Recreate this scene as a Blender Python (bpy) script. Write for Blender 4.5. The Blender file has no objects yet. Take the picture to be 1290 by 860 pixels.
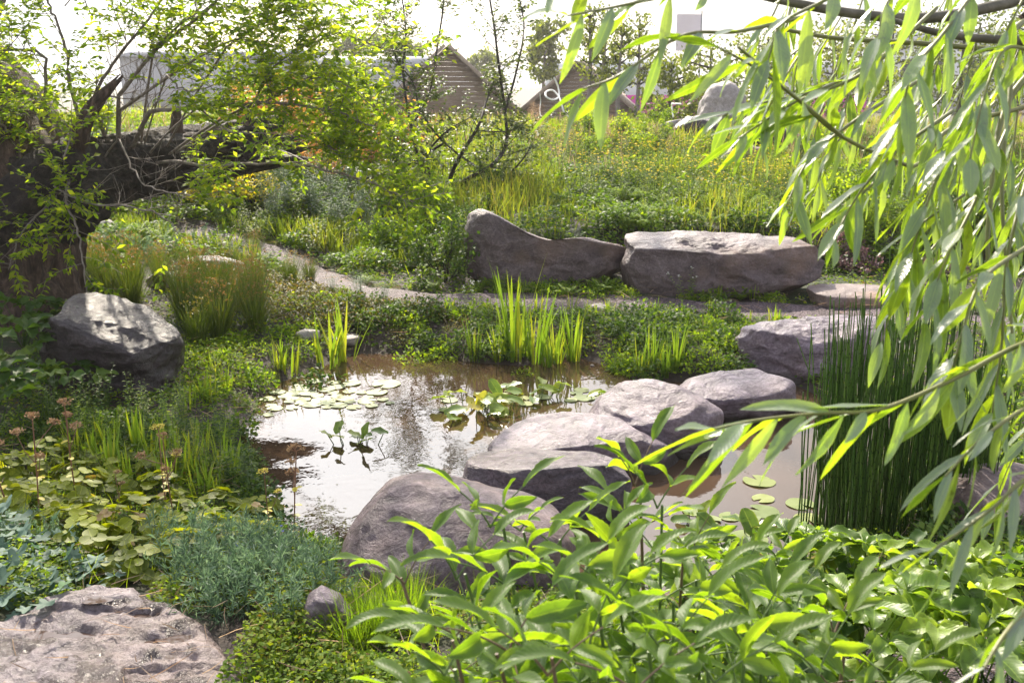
import bpy, math, random
import numpy as np
from mathutils import Vector, Matrix

# ------------------------------------------------------------------ camera, sky, sun, exposure
SC = bpy.context.scene
COL = SC.collection
R = math.radians
FPX, PCX, PCY = 1254.0, 645.0, 430.0
PITCH = R(14.3)
CAMZ = 1.9
cam_d = bpy.data.cameras.new('camera'); cam = bpy.data.objects.new('camera', cam_d); COL.objects.link(cam)
cam_d.sensor_width = 36.0; cam_d.lens = 35.0; cam_d.clip_start = 0.05; cam_d.clip_end = 5000
cam.location = (0, 0, CAMZ); cam.rotation_euler = (math.pi/2 - PITCH, 0, 0)
cam_d.dof.use_dof = True; cam_d.dof.focus_distance = 3.9; cam_d.dof.aperture_fstop = 11.5
SC.camera = cam

SUN_EL, SUN_AZ = R(39), R(-13)          # azimuth measured from +Y towards +X
SUNV = Vector((math.sin(SUN_AZ)*math.cos(SUN_EL), math.cos(SUN_AZ)*math.cos(SUN_EL), math.sin(SUN_EL)))
sun_d = bpy.data.lights.new('sun', 'SUN'); sun = bpy.data.objects.new('sun', sun_d); COL.objects.link(sun)
sun_d.energy = 5.0; sun_d.angle = R(0.8); sun_d.color = (1.0, 0.89, 0.72)
sun.rotation_euler = (-SUNV).to_track_quat('-Z', 'Y').to_euler(); sun.location = (-20, 30, 30)

W = bpy.data.worlds.new('World'); SC.world = W; W.use_nodes = True
nt = W.node_tree; nt.nodes.clear()
def N(nt, t, **kw):
    n = nt.nodes.new(t)
    for k, v in kw.items():
        if k in n.inputs: n.inputs[k].default_value = v
        else: setattr(n, k, v)
    return n
def L(nt, a, b): nt.links.new(a, b)
wo = N(nt, 'ShaderNodeOutputWorld'); bg = N(nt, 'ShaderNodeBackground'); bg.inputs[1].default_value = 0.135
sky = N(nt, 'ShaderNodeTexSky'); sky.sky_type = 'NISHITA'; sky.sun_disc = False
sky.sun_elevation = SUN_EL; sky.sun_rotation = SUN_AZ; sky.dust_density = 3.0; sky.air_density = 1.0
tc = N(nt, 'ShaderNodeTexCoord'); mp = N(nt, 'ShaderNodeMapping'); mp.inputs['Scale'].default_value = (1, 1, 2.2)
L(nt, tc.outputs['Generated'], mp.inputs['Vector'])
nz = N(nt, 'ShaderNodeTexNoise', Scale=2.3, Detail=6.0, Roughness=0.6); L(nt, mp.outputs[0], nz.inputs['Vector'])
rmp = N(nt, 'ShaderNodeValToRGB'); rmp.color_ramp.elements[0].position = 0.30; rmp.color_ramp.elements[1].position = 0.52
L(nt, nz.outputs['Fac'], rmp.inputs[0])
# thin bright cloud, brightest around the sun
dt = N(nt, 'ShaderNodeVectorMath', operation='DOT_PRODUCT'); dt.inputs[1].default_value = SUNV
L(nt, tc.outputs['Generated'], dt.inputs[0])
mx0 = N(nt, 'ShaderNodeMath', operation='MAXIMUM'); L(nt, dt.outputs['Value'], mx0.inputs[0]); mx0.inputs[1].default_value = 0
pw = N(nt, 'ShaderNodeMath', operation='POWER'); L(nt, mx0.outputs[0], pw.inputs[0]); pw.inputs[1].default_value = 16.0
ma = N(nt, 'ShaderNodeMath', operation='MULTIPLY_ADD'); L(nt, pw.outputs[0], ma.inputs[0]); ma.inputs[1].default_value = 55.0; ma.inputs[2].default_value = 6.0
vm = N(nt, 'ShaderNodeVectorMath', operation='SCALE'); vm.inputs[0].default_value = (1.0, 0.985, 0.99); L(nt, ma.outputs[0], vm.inputs['Scale'])
spz = N(nt, 'ShaderNodeSeparateXYZ'); L(nt, tc.outputs['Generated'], spz.inputs[0])
up_ = N(nt, 'ShaderNodeMapRange'); L(nt, spz.outputs['Z'], up_.inputs[0]); up_.inputs[1].default_value = .42; up_.inputs[2].default_value = .85; up_.inputs[3].default_value = 1.0; up_.inputs[4].default_value = 0.12
cm_ = N(nt, 'ShaderNodeMath', operation='MULTIPLY'); L(nt, rmp.outputs[0], cm_.inputs[0]); L(nt, up_.outputs[0], cm_.inputs[1])
mix = N(nt, 'ShaderNodeMixRGB'); L(nt, cm_.outputs[0], mix.inputs[0]); L(nt, sky.outputs[0], mix.inputs[1]); L(nt, vm.outputs[0], mix.inputs[2])
L(nt, mix.outputs[0], bg.inputs[0]); L(nt, bg.outputs[0], wo.inputs[0])
SC.view_settings.view_transform = 'Standard'; SC.view_settings.look = 'None'
SC.view_settings.exposure = 0.92; SC.view_settings.gamma = 1.0
SC.cycles.max_bounces = 6; SC.cycles.transmission_bounces = 4; SC.cycles.diffuse_bounces = 3; SC.cycles.glossy_bounces = 3
SC.cycles.use_denoising = True

# ------------------------------------------------------------------ pixel <-> world helpers
def ray(px, py):
    dx = (px-PCX)/FPX; dy = (PCY-py)/FPX; c, s = math.cos(PITCH), math.sin(PITCH)
    return np.array([dx, c + dy*s, -s + dy*c])      # forward depth 1
def at(px, py, depth):
    r = ray(px, py); return np.array([0, 0, CAMZ]) + r*depth
def atz(px, py, z=0.0):
    r = ray(px, py); t = (z-CAMZ)/r[2]; return np.array([0, 0, CAMZ]) + r*t
def aty(px, py, Y):
    r = ray(px, py); return np.array([0, 0, CAMZ]) + r*(Y/r[1])

# ------------------------------------------------------------------ noise
def _h(ix, iy, iz, seed):
    n = (ix.astype(np.int64)*374761393 + iy.astype(np.int64)*668265263 + iz.astype(np.int64)*2147483647 + seed*974711) & 0xffffffff
    n = ((n ^ (n >> 13))*1274126177) & 0xffffffff
    n = (n ^ (n >> 16)) & 0xffffff
    return n/float(0xffffff)
def vnoise(p, seed=0):
    p = np.asarray(p, float); i = np.floor(p); f = p-i; f = f*f*f*(f*(f*6-15)+10)
    x, y, z = i[..., 0], i[..., 1], i[..., 2]; fx, fy, fz = f[..., 0], f[..., 1], f[..., 2]
    def g(a, b, c): return _h(x+a, y+b, z+c, seed)
    l = lambda a, b, t: a+(b-a)*t
    return l(l(l(g(0,0,0), g(1,0,0), fx), l(g(0,1,0), g(1,1,0), fx), fy), l(l(g(0,0,1), g(1,0,1), fx), l(g(0,1,1), g(1,1,1), fx), fy), fz)*2-1
def fbm(p, seed=0, octv=4, gain=0.5):
    p = np.asarray(p, float); a = 1.0; s = 0
    for k in range(octv):
        s = s + a*vnoise(p, seed+k*17); p = p*2.03+11.3; a *= gain
    return s
def sstep(x, a, b):
    t = np.clip((x-a)/(b-a), 0, 1); return t*t*(3-2*t)
def norm(v): return v/np.maximum(np.linalg.norm(v, axis=-1, keepdims=True), 1e-9)

# ------------------------------------------------------------------ terrain
POND_PX = [(306,556),(322,528),(330,505),(352,484),(400,466),(452,446),(520,447),(600,458),(660,462),(722,450),(765,462),(800,480),(850,482),
           (930,486),(985,480),(1030,500),(1062,560),(1085,640),(1080,690),(1000,712),(930,722),(890,745),(800,770),(640,760),(520,720),
           (430,700),(372,690),(345,650),(322,600)]
POND = np.array([atz(x, y)[:2] for x, y in POND_PX])
def sdist(x, y, poly):
    x = np.asarray(x, float); y = np.asarray(y, float)
    d = np.full(x.shape, 1e9); ins = np.zeros(x.shape, bool); n = len(poly)
    for i in range(n):
        ax, ay = poly[i]; bx, by = poly[(i+1) % n]; ex, ey = bx-ax, by-ay
        t = np.clip(((x-ax)*ex+(y-ay)*ey)/(ex*ex+ey*ey), 0, 1)
        d = np.minimum(d, (x-ax-t*ex)**2+(y-ay-t*ey)**2)
        c = ((ay > y) != (by > y)) & (x < (bx-ax)*(y-ay)/((by-ay) if by != ay else 1e-9)+ax)
        ins ^= c
    d = np.sqrt(d); return np.where(ins, -d, d)
PATH_W = None
def hbase(x, y):
    x = np.asarray(x, float); y = np.asarray(y, float)
    d = sdist(x, y, POND)
    h = sstep(d, -0.05, 0.35)*0.13 - 0.012
    h = h - sstep(-d, 0.0, 0.9)*0.5
    far = sstep(y, 6.6, 8.2)*0.10
    right = sstep(x, -0.9, -0.3)
    wall = sstep(y, 9.25, 9.75)*0.33*right + sstep(y, 9.6, 12.5)*0.33*(1-right)
    slope = sstep(y, 9.2, 17.0)*0.66
    crest = sstep(y, 17.0, 26.0)*(-0.66)
    near = (1-sstep(y, 2.6, 4.4))*0.22*sstep(d, 0.0, 0.9)
    left = sstep(-x, 2.0, 4.2)*0.16*sstep(d, 0, 1.2)
    h = h + (far + wall + slope + crest)*sstep(d, 0, 0.8) + near + left
    p = np.stack([x*0.9, y*0.9, np.zeros_like(x)], -1)
    h = h + fbm(p, 5, 3)*0.035*sstep(d, 0.0, 0.8)*(1-sstep(y, 30, 60))
    return h
def hz(x, y): return float(hbase(np.array([x]), np.array([y]))[0])
def gp(px, py, lo=2.0, hi=40.0):
    """the ground point a pixel's ray meets"""
    r = ray(px, py); t = np.linspace(lo, hi, 1200)
    P = np.array([0, 0, CAMZ])[None]+r[None]*t[:, None]
    below = P[:, 2] < np.maximum(hbase(P[:, 0], P[:, 1]), 0.0)
    i = int(np.argmax(below)) if below.any() else len(t)-1
    return P[i]

# ------------------------------------------------------------------ geometry collector
class Geo:
    def __init__(s): s.v = []; s.f3 = []; s.f4 = []; s.a = []; s.n = 0
    def add(s, v, f3=None, f4=None, a=None):
        v = np.asarray(v, np.float32); s.v.append(v)
        s.a.append(np.zeros((len(v), 3), np.float32) if a is None else np.asarray(a, np.float32))
        if f3 is not None and len(f3): s.f3.append(np.asarray(f3, np.int64)+s.n)
        if f4 is not None and len(f4): s.f4.append(np.asarray(f4, np.int64)+s.n)
        s.n += len(v)
    def mesh(s, name, mat, smooth=True, origin=None):
        me = bpy.data.meshes.new(name)
        v = np.concatenate(s.v)
        if origin is not None: v = v-np.asarray(origin, np.float32)
        a = np.concatenate(s.a)
        f3 = np.concatenate(s.f3) if s.f3 else np.zeros((0, 3), np.int64)
        f4 = np.concatenate(s.f4) if s.f4 else np.zeros((0, 4), np.int64)
        me.vertices.add(len(v)); me.vertices.foreach_set('co', v.astype(np.float32).ravel())
        nl = len(f3)*3+len(f4)*4; me.loops.add(nl)
        me.loops.foreach_set('vertex_index', np.concatenate([f3.ravel(), f4.ravel()]).astype(np.int32))
        me.polygons.add(len(f3)+len(f4))
        ls = np.concatenate([np.arange(len(f3))*3, len(f3)*3+np.arange(len(f4))*4]).astype(np.int32)
        me.polygons.foreach_set('loop_start', ls)
        me.update(calc_edges=True)
        if smooth: me.polygons.foreach_set('use_smooth', np.ones(len(f3)+len(f4), bool))
        at_ = me.attributes.new('lt', 'FLOAT_VECTOR', 'POINT'); at_.data.foreach_set('vector', a.astype(np.float32).ravel())
        me.materials.append(mat); me.validate(clean_customdata=False)
        return me

def link(name, data, parent=None, loc=None, rot=None, scale=None):
    o = bpy.data.objects.new(name, data); COL.objects.link(o)
    if parent is not None: o.parent = parent
    if loc is not None: o.location = [float(c) for c in loc]
    if rot is not None: o.rotation_euler = rot
    if scale is not None: o.scale = (scale,)*3 if not hasattr(scale, '__len__') else scale
    return o
def tag(o, label=None, cat=None, group=None, kind=None):
    if label: o['label'] = label
    if cat: o['category'] = cat
    if group: o['group'] = group
    if kind: o['kind'] = kind
    elif cat: o['kind'] = 'thing'
    return o
def thing(name, loc, label, cat, group=None, rz=0.0, scale=None):
    return tag(link(name, None, None, loc, (0, 0, rz), scale), label, cat, group)
def geo_obj(name, g, mat, parent=None, smooth=True, origin=None):
    """a mesh object; world-space geometry, with its origin at `origin`"""
    o = link(name, g.mesh(name, mat, smooth, origin), parent)
    if parent is None and origin is not None: o.location = [float(c) for c in origin]
    return o

# leaf templates: (t along, s across, w half width at vertex, z cup) + faces
def tmpl(widths, cols=2, cup=0.25):
    V = []; F = []
    ss = np.linspace(-1, 1, cols+1)
    for t, w in widths:
        for c in ss: V.append((t, c*w, abs(c)*w*cup, c))
    m = cols+1
    for i in range(len(widths)-1):
        for j in range(cols): F.append((i*m+j, i*m+j+1, (i+1)*m+j+1, (i+1)*m+j))
    return np.array(V), np.zeros((0, 3), int), np.array(F)
def disc_tmpl(n=9, lobes=0, lobe=0.3, notch=False, cup=0.12):
    V = [(0.5 if not notch else 0.4, 0, 0, 0)]; F = []
    for k in range(n+1 if notch else n):
        a = (math.pi + 0.25 + (2*math.pi-0.5)*k/n) if notch else math.pi + 2*math.pi*k/n
        r = 1.0
        if lobes: r = 1-lobe*(0.5+0.5*math.cos(a*lobes+math.pi*lobes))
        if lobes: a2 = a
        V.append((0.5+0.5*r*math.cos(a), r*math.sin(a), cup*r*r, math.sin(a)*r))
    m = len(V)-1
    for k in range(m if not notch else m-1): F.append((0, 1+k, 1+(k+1) % m))
    return np.array(V), np.array(F), np.zeros((0, 4), int)
T_BLADE = tmpl([(0, .8), (.3, 1), (.6, .8), (.85, .45), (1, .03)], 1, 0)
T_BLADE3 = tmpl([(0, .8), (.35, 1), (.7, .7), (1, .03)], 1, 0)
T_LEAF = tmpl([(0, .06), (.25, .8), (.55, 1), (.8, .6), (1, .03)], 2, .25)
T_LEAFS = tmpl([(0, .1), (.45, 1), (1, .05)], 2, .25)
T_LANCE = tmpl([(0, .06), (.08, .35), (.2, .75), (.38, 1), (.55, .98), (.7, .78), (.85, .45), (.95, .16), (1, .02)], 4, .30)
def serr(base, n, amp):
    out = []
    for k in range(n*2+1):
        t = k/(n*2); w = np.interp(t, [b[0] for b in base], [b[1] for b in base])
        out.append((t, w*(1-(amp if k % 2 else 0))))
    return out
T_OVAL = tmpl(serr([(0, .05), (.1, .42), (.25, .82), (.45, 1), (.65, .9), (.82, .58), (.93, .25), (1, .02)], 9, .08), 4, .50)
T_ROUND = disc_tmpl(12, cup=.18)
T_ROUNDW = tmpl([(0, .15), (.08, .45), (.25, .85), (.5, 1), (.75, .9), (.92, .5), (1, .2)], 4, .2)
T_LOBE = disc_tmpl(30, lobes=5, lobe=.5, cup=.2)
T_PAD = disc_tmpl(18, notch=True, cup=0.0)
T_TRI = (np.array([(0, 0, 0, 0), (.5, 1, .1, 1), (1, 0, 0, 0), (.5, -1, .1, -1)]), np.zeros((0, 3), int), np.array([(0, 3, 2, 1)]))

def leaves(g, T, P, D, Nn, Ln, Wd, bend=0.3, tint=None, wave=0.0):
    """instances of a leaf template: base P, direction D, upper side Nn, length, half width, droop"""
    V, f3, f4 = T; n = len(P)
    if n == 0: return
    P = np.asarray(P, float); D = norm(np.asarray(D, float)*np.ones((n, 3))); Nn = np.asarray(Nn, float)*np.ones((n, 3))
    S = norm(np.cross(Nn, D)); Nn = norm(np.cross(D, S))
    Ln = (np.ones(n)*Ln)[:, None, None]; Wd = (np.ones(n)*Wd)[:, None, None]
    b = np.ones(n)*bend; b = np.where(np.abs(b) < 1e-3, 1e-3, b)[:, None]
    t = V[None, :, 0]; x = np.sin(b*t)/b; z = -(1-np.cos(b*t))/b
    cup = V[None, :, 2][..., None]*Wd
    if wave:
        ph = RG.random(n)[:, None]*6.28
        cup = cup + (wave*np.sin(t*11+ph)*V[None, :, 3])[..., None]*Wd
    # local normal at t
    ca, sa = np.cos(b*t)[..., None], np.sin(b*t)[..., None]
    nl = Nn[:, None, :]*ca + D[:, None, :]*sa
    pos = P[:, None, :] + Ln*(D[:, None, :]*x[..., None] + Nn[:, None, :]*z[..., None]) + Wd*V[None, :, 1][..., None]*S[:, None, :] + nl*cup
    if tint is None: tint = RG.random(n)
    a = np.stack([np.broadcast_to(t, (n, len(V))), np.broadcast_to(V[None, :, 3], (n, len(V))), np.broadcast_to(np.asarray(tint)[:, None], (n, len(V)))], -1)
    off = (np.arange(n)*len(V))[:, None, None]
    g.add(pos.reshape(-1, 3), (f3[None]+off).reshape(-1, 3) if len(f3) else None, (f4[None]+off).reshape(-1, 4) if len(f4) else None, a.reshape(-1, 3))

def tube(g, pts, r0, r1=None, sides=5, tint=0.5, prof=None, close=True):
    pts = np.asarray(pts, float); n = len(pts)
    if r1 is None: r1 = r0
    r = np.linspace(r0, r1, n) if prof is None else np.asarray(prof)
    T = np.gradient(pts, axis=0); T = norm(T)
    up = np.array([0, 0, 1.0]); A = np.cross(T, up); bad = np.linalg.norm(A, axis=1) < .15
    A[bad] = np.cross(T[bad], np.array([1.0, 0, 0])); A = norm(A); B = np.cross(T, A)
    an = np.linspace(0, 2*math.pi, sides, endpoint=False)
    v = pts[:, None]+r[:, None, None]*(A[:, None]*np.cos(an)[None, :, None]+B[:, None]*np.sin(an)[None, :, None])
    f = []
    i = np.arange(n-1)[:, None]; j = np.arange(sides)[None]; j2 = (j+1) % sides
    f = np.stack([i*sides+j, i*sides+j2, (i+1)*sides+j2, (i+1)*sides+j], -1).reshape(-1, 4)
    a = np.stack([np.broadcast_to(np.linspace(0, 1, n)[:, None], (n, sides)), np.broadcast_to(j/sides, (n, sides)), np.full((n, sides), tint)], -1)
    g.add(v.reshape(-1, 3), None, f, a.reshape(-1, 3))
    if close: 
        v2 = v[-1]; g.add(np.concatenate([v2, pts[-1:]]), [(k, (k+1) % sides, sides) for k in range(sides)], None, np.full((sides+1, 3), tint))

def wiggle(p0, p1, n, amp, rng, sag=0.0):
    p0 = np.asarray(p0, float); p1 = np.asarray(p1, float); t = np.linspace(0, 1, n)[:, None]
    p = p0*(1-t)+p1*t; ln = np.linalg.norm(p1-p0)
    k = max(3, n//3); off = rng.normal(size=(k, 3))*amp*ln; off[0] = 0
    o = np.stack([np.interp(t[:, 0], np.linspace(0, 1, k), off[:, c]) for c in range(3)], 1)
    p = p+o*(1-.3*t); p[:, 2] -= sag*ln*4*(t*(1-t))[:, 0]
    return p
def spline(pts, n):
    pts = np.asarray(pts, float); m = len(pts); P = np.vstack([2*pts[0]-pts[1], pts, 2*pts[-1]-pts[-2]])
    out = []
    for u in np.linspace(0, m-1-1e-6, n):
        i = int(u); f = u-i; a, b, c, d = P[i], P[i+1], P[i+2], P[i+3]
        out.append(.5*((2*b)+(-a+c)*f+(2*a-5*b+4*c-d)*f*f+(-a+3*b-3*c+d)*f**3))
    return np.array(out)
RG = np.random.default_rng(7)
def rdir(n, zlo=-1, zhi=1, rng=None):
    rng = rng or RG
    z = rng.uniform(zlo, zhi, n); a = rng.uniform(0, 2*math.pi, n); r = np.sqrt(np.maximum(0, 1-z*z))
    return np.stack([r*np.cos(a), r*np.sin(a), z], -1)

# ------------------------------------------------------------------ materials
def newmat(name):
    m = bpy.data.materials.new(name); m.use_nodes = True; m.node_tree.nodes.clear(); return m, m.node_tree
def ramp(nt, cols, fac):
    r = N(nt, 'ShaderNodeValToRGB'); e = r.color_ramp.elements
    while len(e) < len(cols): e.new(0.5)
    for k, c in enumerate(cols):
        e[k].position = c[0]; e[k].color = (*c[1], 1)
    L(nt, fac, r.inputs[0]); return r.outputs[0]
def leafmat(name, dark, mid, light, trans=0.45, rough=0.42, tmul=(2.2, 2.0, .9), under=None, vein=0.0, spec=0.5, old=None, warm=True):
    m, nt = newmat(name); out = N(nt, 'ShaderNodeOutputMaterial'); p = N(nt, 'ShaderNodeBsdfPrincipled')
    at_ = N(nt, 'ShaderNodeAttribute', attribute_name='lt'); sp = N(nt, 'ShaderNodeSeparateXYZ'); L(nt, at_.outputs['Vector'], sp.inputs[0])
    oi = N(nt, 'ShaderNodeObjectInfo')
    ad = N(nt, 'ShaderNodeMath', operation='MULTIPLY_ADD'); L(nt, oi.outputs['Random'], ad.inputs[0]); ad.inputs[1].default_value = 0.30; ad.inputs[2].default_value = -0.15
    a2 = N(nt, 'ShaderNodeMath', operation='ADD', use_clamp=True); L(nt, ad.outputs[0], a2.inputs[0]); L(nt, sp.outputs['Z'], a2.inputs[1])
    if warm: dark, mid, light = [tuple(np.array(q)*np.array([1.50, 1.36, .78])) for q in (dark, mid, light)]
    cols = [(0.0, dark), (0.5, mid), (0.93, light)]
    if old: cols = [(0.0, dark), (0.5, mid), (0.88, light), (0.97, old)]
    c = ramp(nt, cols, a2.outputs[0])
    if vein:
        ab = N(nt, 'ShaderNodeMath', operation='ABSOLUTE'); L(nt, sp.outputs['Y'], ab.inputs[0])
        # midrib + slanted side veins
        mr = N(nt, 'ShaderNodeMapRange'); L(nt, ab.outputs[0], mr.inputs[0]); mr.inputs[1].default_value = 0.0; mr.inputs[2].default_value = 0.10; mr.inputs[3].default_value = vein; mr.inputs[4].default_value = 0.0
        ph = N(nt, 'ShaderNodeMath', operation='MULTIPLY_ADD'); L(nt, ab.outputs[0], ph.inputs[0]); ph.inputs[1].default_value = -0.16
        L(nt, sp.outputs['X'], ph.inputs[2])
        sn = N(nt, 'ShaderNodeMath', operation='MULTIPLY'); L(nt, ph.outputs[0], sn.inputs[0]); sn.inputs[1].default_value = 75.0
        s2 = N(nt, 'ShaderNodeMath', operation='SINE'); L(nt, sn.outputs[0], s2.inputs[0])
        bp = N(nt, 'ShaderNodeBump', Strength=0.12, Distance=0.002); L(nt, s2.outputs[0], bp.inputs['Height']); L(nt, bp.outputs[0], p.inputs['Normal'])
        mxv = N(nt, 'ShaderNodeMixRGB'); L(nt, mr.outputs[0], mxv.inputs[0]); L(nt, c, mxv.inputs[1]); mxv.inputs[2].default_value = (*[min(1, v*1.8+.05) for v in light], 1)
        c = mxv.outputs[0]
        # blotches, and paler curled margins
        tco = N(nt, 'ShaderNodeTexCoord'); bn = N(nt, 'ShaderNodeTexNoise', Scale=55.0, Detail=5.0, Roughness=.7); L(nt, tco.outputs['Object'], bn.inputs['Vector'])
        bm = ramp(nt, [(.30, (.45, .42, .40)), (.42, (.88, .88, .88)), (.62, (1.0, 1.0, 1.0)), (.72, (1.22, 1.15, 1.0))], bn.outputs['Fac'])
        mb = N(nt, 'ShaderNodeVectorMath', operation='MULTIPLY'); L(nt, c, mb.inputs[0]); L(nt, bm, mb.inputs[1])
        em = N(nt, 'ShaderNodeMapRange'); L(nt, ab.outputs[0], em.inputs[0]); em.inputs[1].default_value = .78; em.inputs[2].default_value = 1.0; em.inputs[3].default_value = 0; em.inputs[4].default_value = .35
        me_ = N(nt, 'ShaderNodeMixRGB'); L(nt, em.outputs[0], me_.inputs[0]); L(nt, mb.outputs[0], me_.inputs[1]); me_.inputs[2].default_value = (*[min(1, v*1.5+.03) for v in light], 1)
        c = me_.outputs[0]
    base = c
    if under:
        ge = N(nt, 'ShaderNodeNewGeometry'); mu = N(nt, 'ShaderNodeMixRGB'); L(nt, ge.outputs['Backfacing'], mu.inputs[0]); L(nt, c, mu.inputs[1]); mu.inputs[2].default_value = (*under, 1)
        base = mu.outputs[0]
    L(nt, base, p.inputs['Base Color']); p.inputs['Roughness'].default_value = rough; p.inputs['Specular IOR Level'].default_value = spec
    tr = N(nt, 'ShaderNodeBsdfTranslucent'); tm = N(nt, 'ShaderNodeVectorMath', operation='MULTIPLY'); L(nt, c, tm.inputs[0]); tm.inputs[1].default_value = tmul
    L(nt, tm.outputs[0], tr.inputs[0])
    mx = N(nt, 'ShaderNodeMixShader'); mx.inputs[0].default_value = trans; L(nt, p.outputs[0], mx.inputs[1]); L(nt, tr.outputs[0], mx.inputs[2]); L(nt, mx.outputs[0], out.inputs[0])
    return m
def rockmat(name, c1, c2, c3, scale=6.0, band=(1, 1, 6), rough=(0.32, 0.6), bump=0.5, streak=0.5, lichen=0.0, moss=0.0, stain=0.0):
    m, nt = newmat(name); out = N(nt, 'ShaderNodeOutputMaterial'); p = N(nt, 'ShaderNodeBsdfPrincipled')
    tc = N(nt, 'ShaderNodeTexCoord'); mp = N(nt, 'ShaderNodeMapping'); mp.inputs['Scale'].default_value = band; mp.inputs['Rotation'].default_value = (0.25, 0.35, 0.2)
    L(nt, tc.outputs['Object'], mp.inputs[0])
    wn = N(nt, 'ShaderNodeTexNoise', Scale=scale*.45, Detail=3.0); L(nt, tc.outputs['Object'], wn.inputs['Vector'])
    va = N(nt, 'ShaderNodeVectorMath', operation='ADD'); vs = N(nt, 'ShaderNodeVectorMath', operation='SCALE'); L(nt, wn.outputs['Color'], vs.inputs[0]); vs.inputs['Scale'].default_value = 0.9
    L(nt, mp.outputs[0], va.inputs[0]); L(nt, vs.outputs[0], va.inputs[1])
    n1 = N(nt, 'ShaderNodeTexNoise', Scale=scale*.7, Detail=9.0, Roughness=0.68); L(nt, va.outputs[0], n1.inputs['Vector'])
    n2 = N(nt, 'ShaderNodeTexNoise', Scale=scale*9, Detail=5.0, Roughness=0.75); L(nt, tc.outputs['Object'], n2.inputs['Vector'])
    n3 = N(nt, 'ShaderNodeTexNoise', Scale=scale*.35, Detail=4.0); L(nt, tc.outputs['Object'], n3.inputs['Vector'])
    m1 = N(nt, 'ShaderNodeMath', operation='MULTIPLY_ADD'); L(nt, n2.outputs['Fac'], m1.inputs[0]); m1.inputs[1].default_value = 0.7; m1.inputs[2].default_value = -0.35
    m2 = N(nt, 'ShaderNodeMath', operation='ADD'); L(nt, m1.outputs[0], m2.inputs[0]); L(nt, n1.outputs['Fac'], m2.inputs[1])
    c = ramp(nt, [(0.26, c1), (0.5, c2), (0.76, c3)], m2.outputs[0])
    if lichen:
        mr = N(nt, 'ShaderNodeMapRange'); L(nt, n3.outputs['Fac'], mr.inputs[0]); mr.inputs[1].default_value = .52; mr.inputs[2].default_value = .68; mr.inputs[3].default_value = 0; mr.inputs[4].default_value = lichen
        mm = N(nt, 'ShaderNodeMixRGB'); L(nt, mr.outputs[0], mm.inputs[0]); L(nt, c, mm.inputs[1]); mm.inputs[2].default_value = (0.36, 0.22, 0.13, 1); c = mm.outputs[0]
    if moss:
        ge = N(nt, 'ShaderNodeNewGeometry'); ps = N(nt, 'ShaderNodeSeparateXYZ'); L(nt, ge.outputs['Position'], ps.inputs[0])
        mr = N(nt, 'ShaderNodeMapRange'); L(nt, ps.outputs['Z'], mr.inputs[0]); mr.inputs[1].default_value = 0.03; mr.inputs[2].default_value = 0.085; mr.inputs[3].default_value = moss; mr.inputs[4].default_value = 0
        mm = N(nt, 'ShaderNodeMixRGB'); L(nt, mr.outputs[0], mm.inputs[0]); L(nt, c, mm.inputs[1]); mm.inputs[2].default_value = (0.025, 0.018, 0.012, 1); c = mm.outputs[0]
    L(nt, c, p.inputs['Base Color'])
    rr = N(nt, 'ShaderNodeMapRange'); L(nt, n3.outputs['Fac'], rr.inputs[0]); rr.inputs[1].default_value = .35; rr.inputs[2].default_value = .65; rr.inputs[3].default_value = rough[0]; rr.inputs[4].default_value = rough[1]
    L(nt, rr.outputs[0], p.inputs['Roughness'])
    if stain:
        n4 = N(nt, 'ShaderNodeTexNoise', Scale=scale*.75, Detail=6.0, Roughness=.62); L(nt, tc.outputs['Object'], n4.inputs['Vector'])
        sm = N(nt, 'ShaderNodeMapRange'); L(nt, n4.outputs['Fac'], sm.inputs[0]); sm.inputs[1].default_value = .535; sm.inputs[2].default_value = .575; sm.inputs[3].default_value = 0; sm.inputs[4].default_value = stain
        mm = N(nt, 'ShaderNodeMixRGB'); L(nt, sm.outputs[0], mm.inputs[0]); L(nt, c, mm.inputs[1]); mm.inputs[2].default_value = (.060, .042, .038, 1); L(nt, mm.outputs[0], p.inputs['Base Color'])
        rm = N(nt, 'ShaderNodeMixRGB'); L(nt, sm.outputs[0], rm.inputs[0]); L(nt, rr.outputs[0], rm.inputs[1]); rm.inputs[2].default_value = (.14, .14, .14, 1); L(nt, rm.outputs[0], p.inputs['Roughness'])
    b1 = N(nt, 'ShaderNodeBump', Strength=bump, Distance=0.035); L(nt, n1.outputs['Fac'], b1.inputs['Height'])
    b2 = N(nt, 'ShaderNodeBump', Strength=bump, Distance=0.008); L(nt, n2.outputs['Fac'], b2.inputs['Height']); L(nt, b1.outputs[0], b2.inputs['Normal'])
    L(nt, b2.outputs[0], p.inputs['Normal']); L(nt, p.outputs[0], out.inputs[0]); return m
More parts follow.
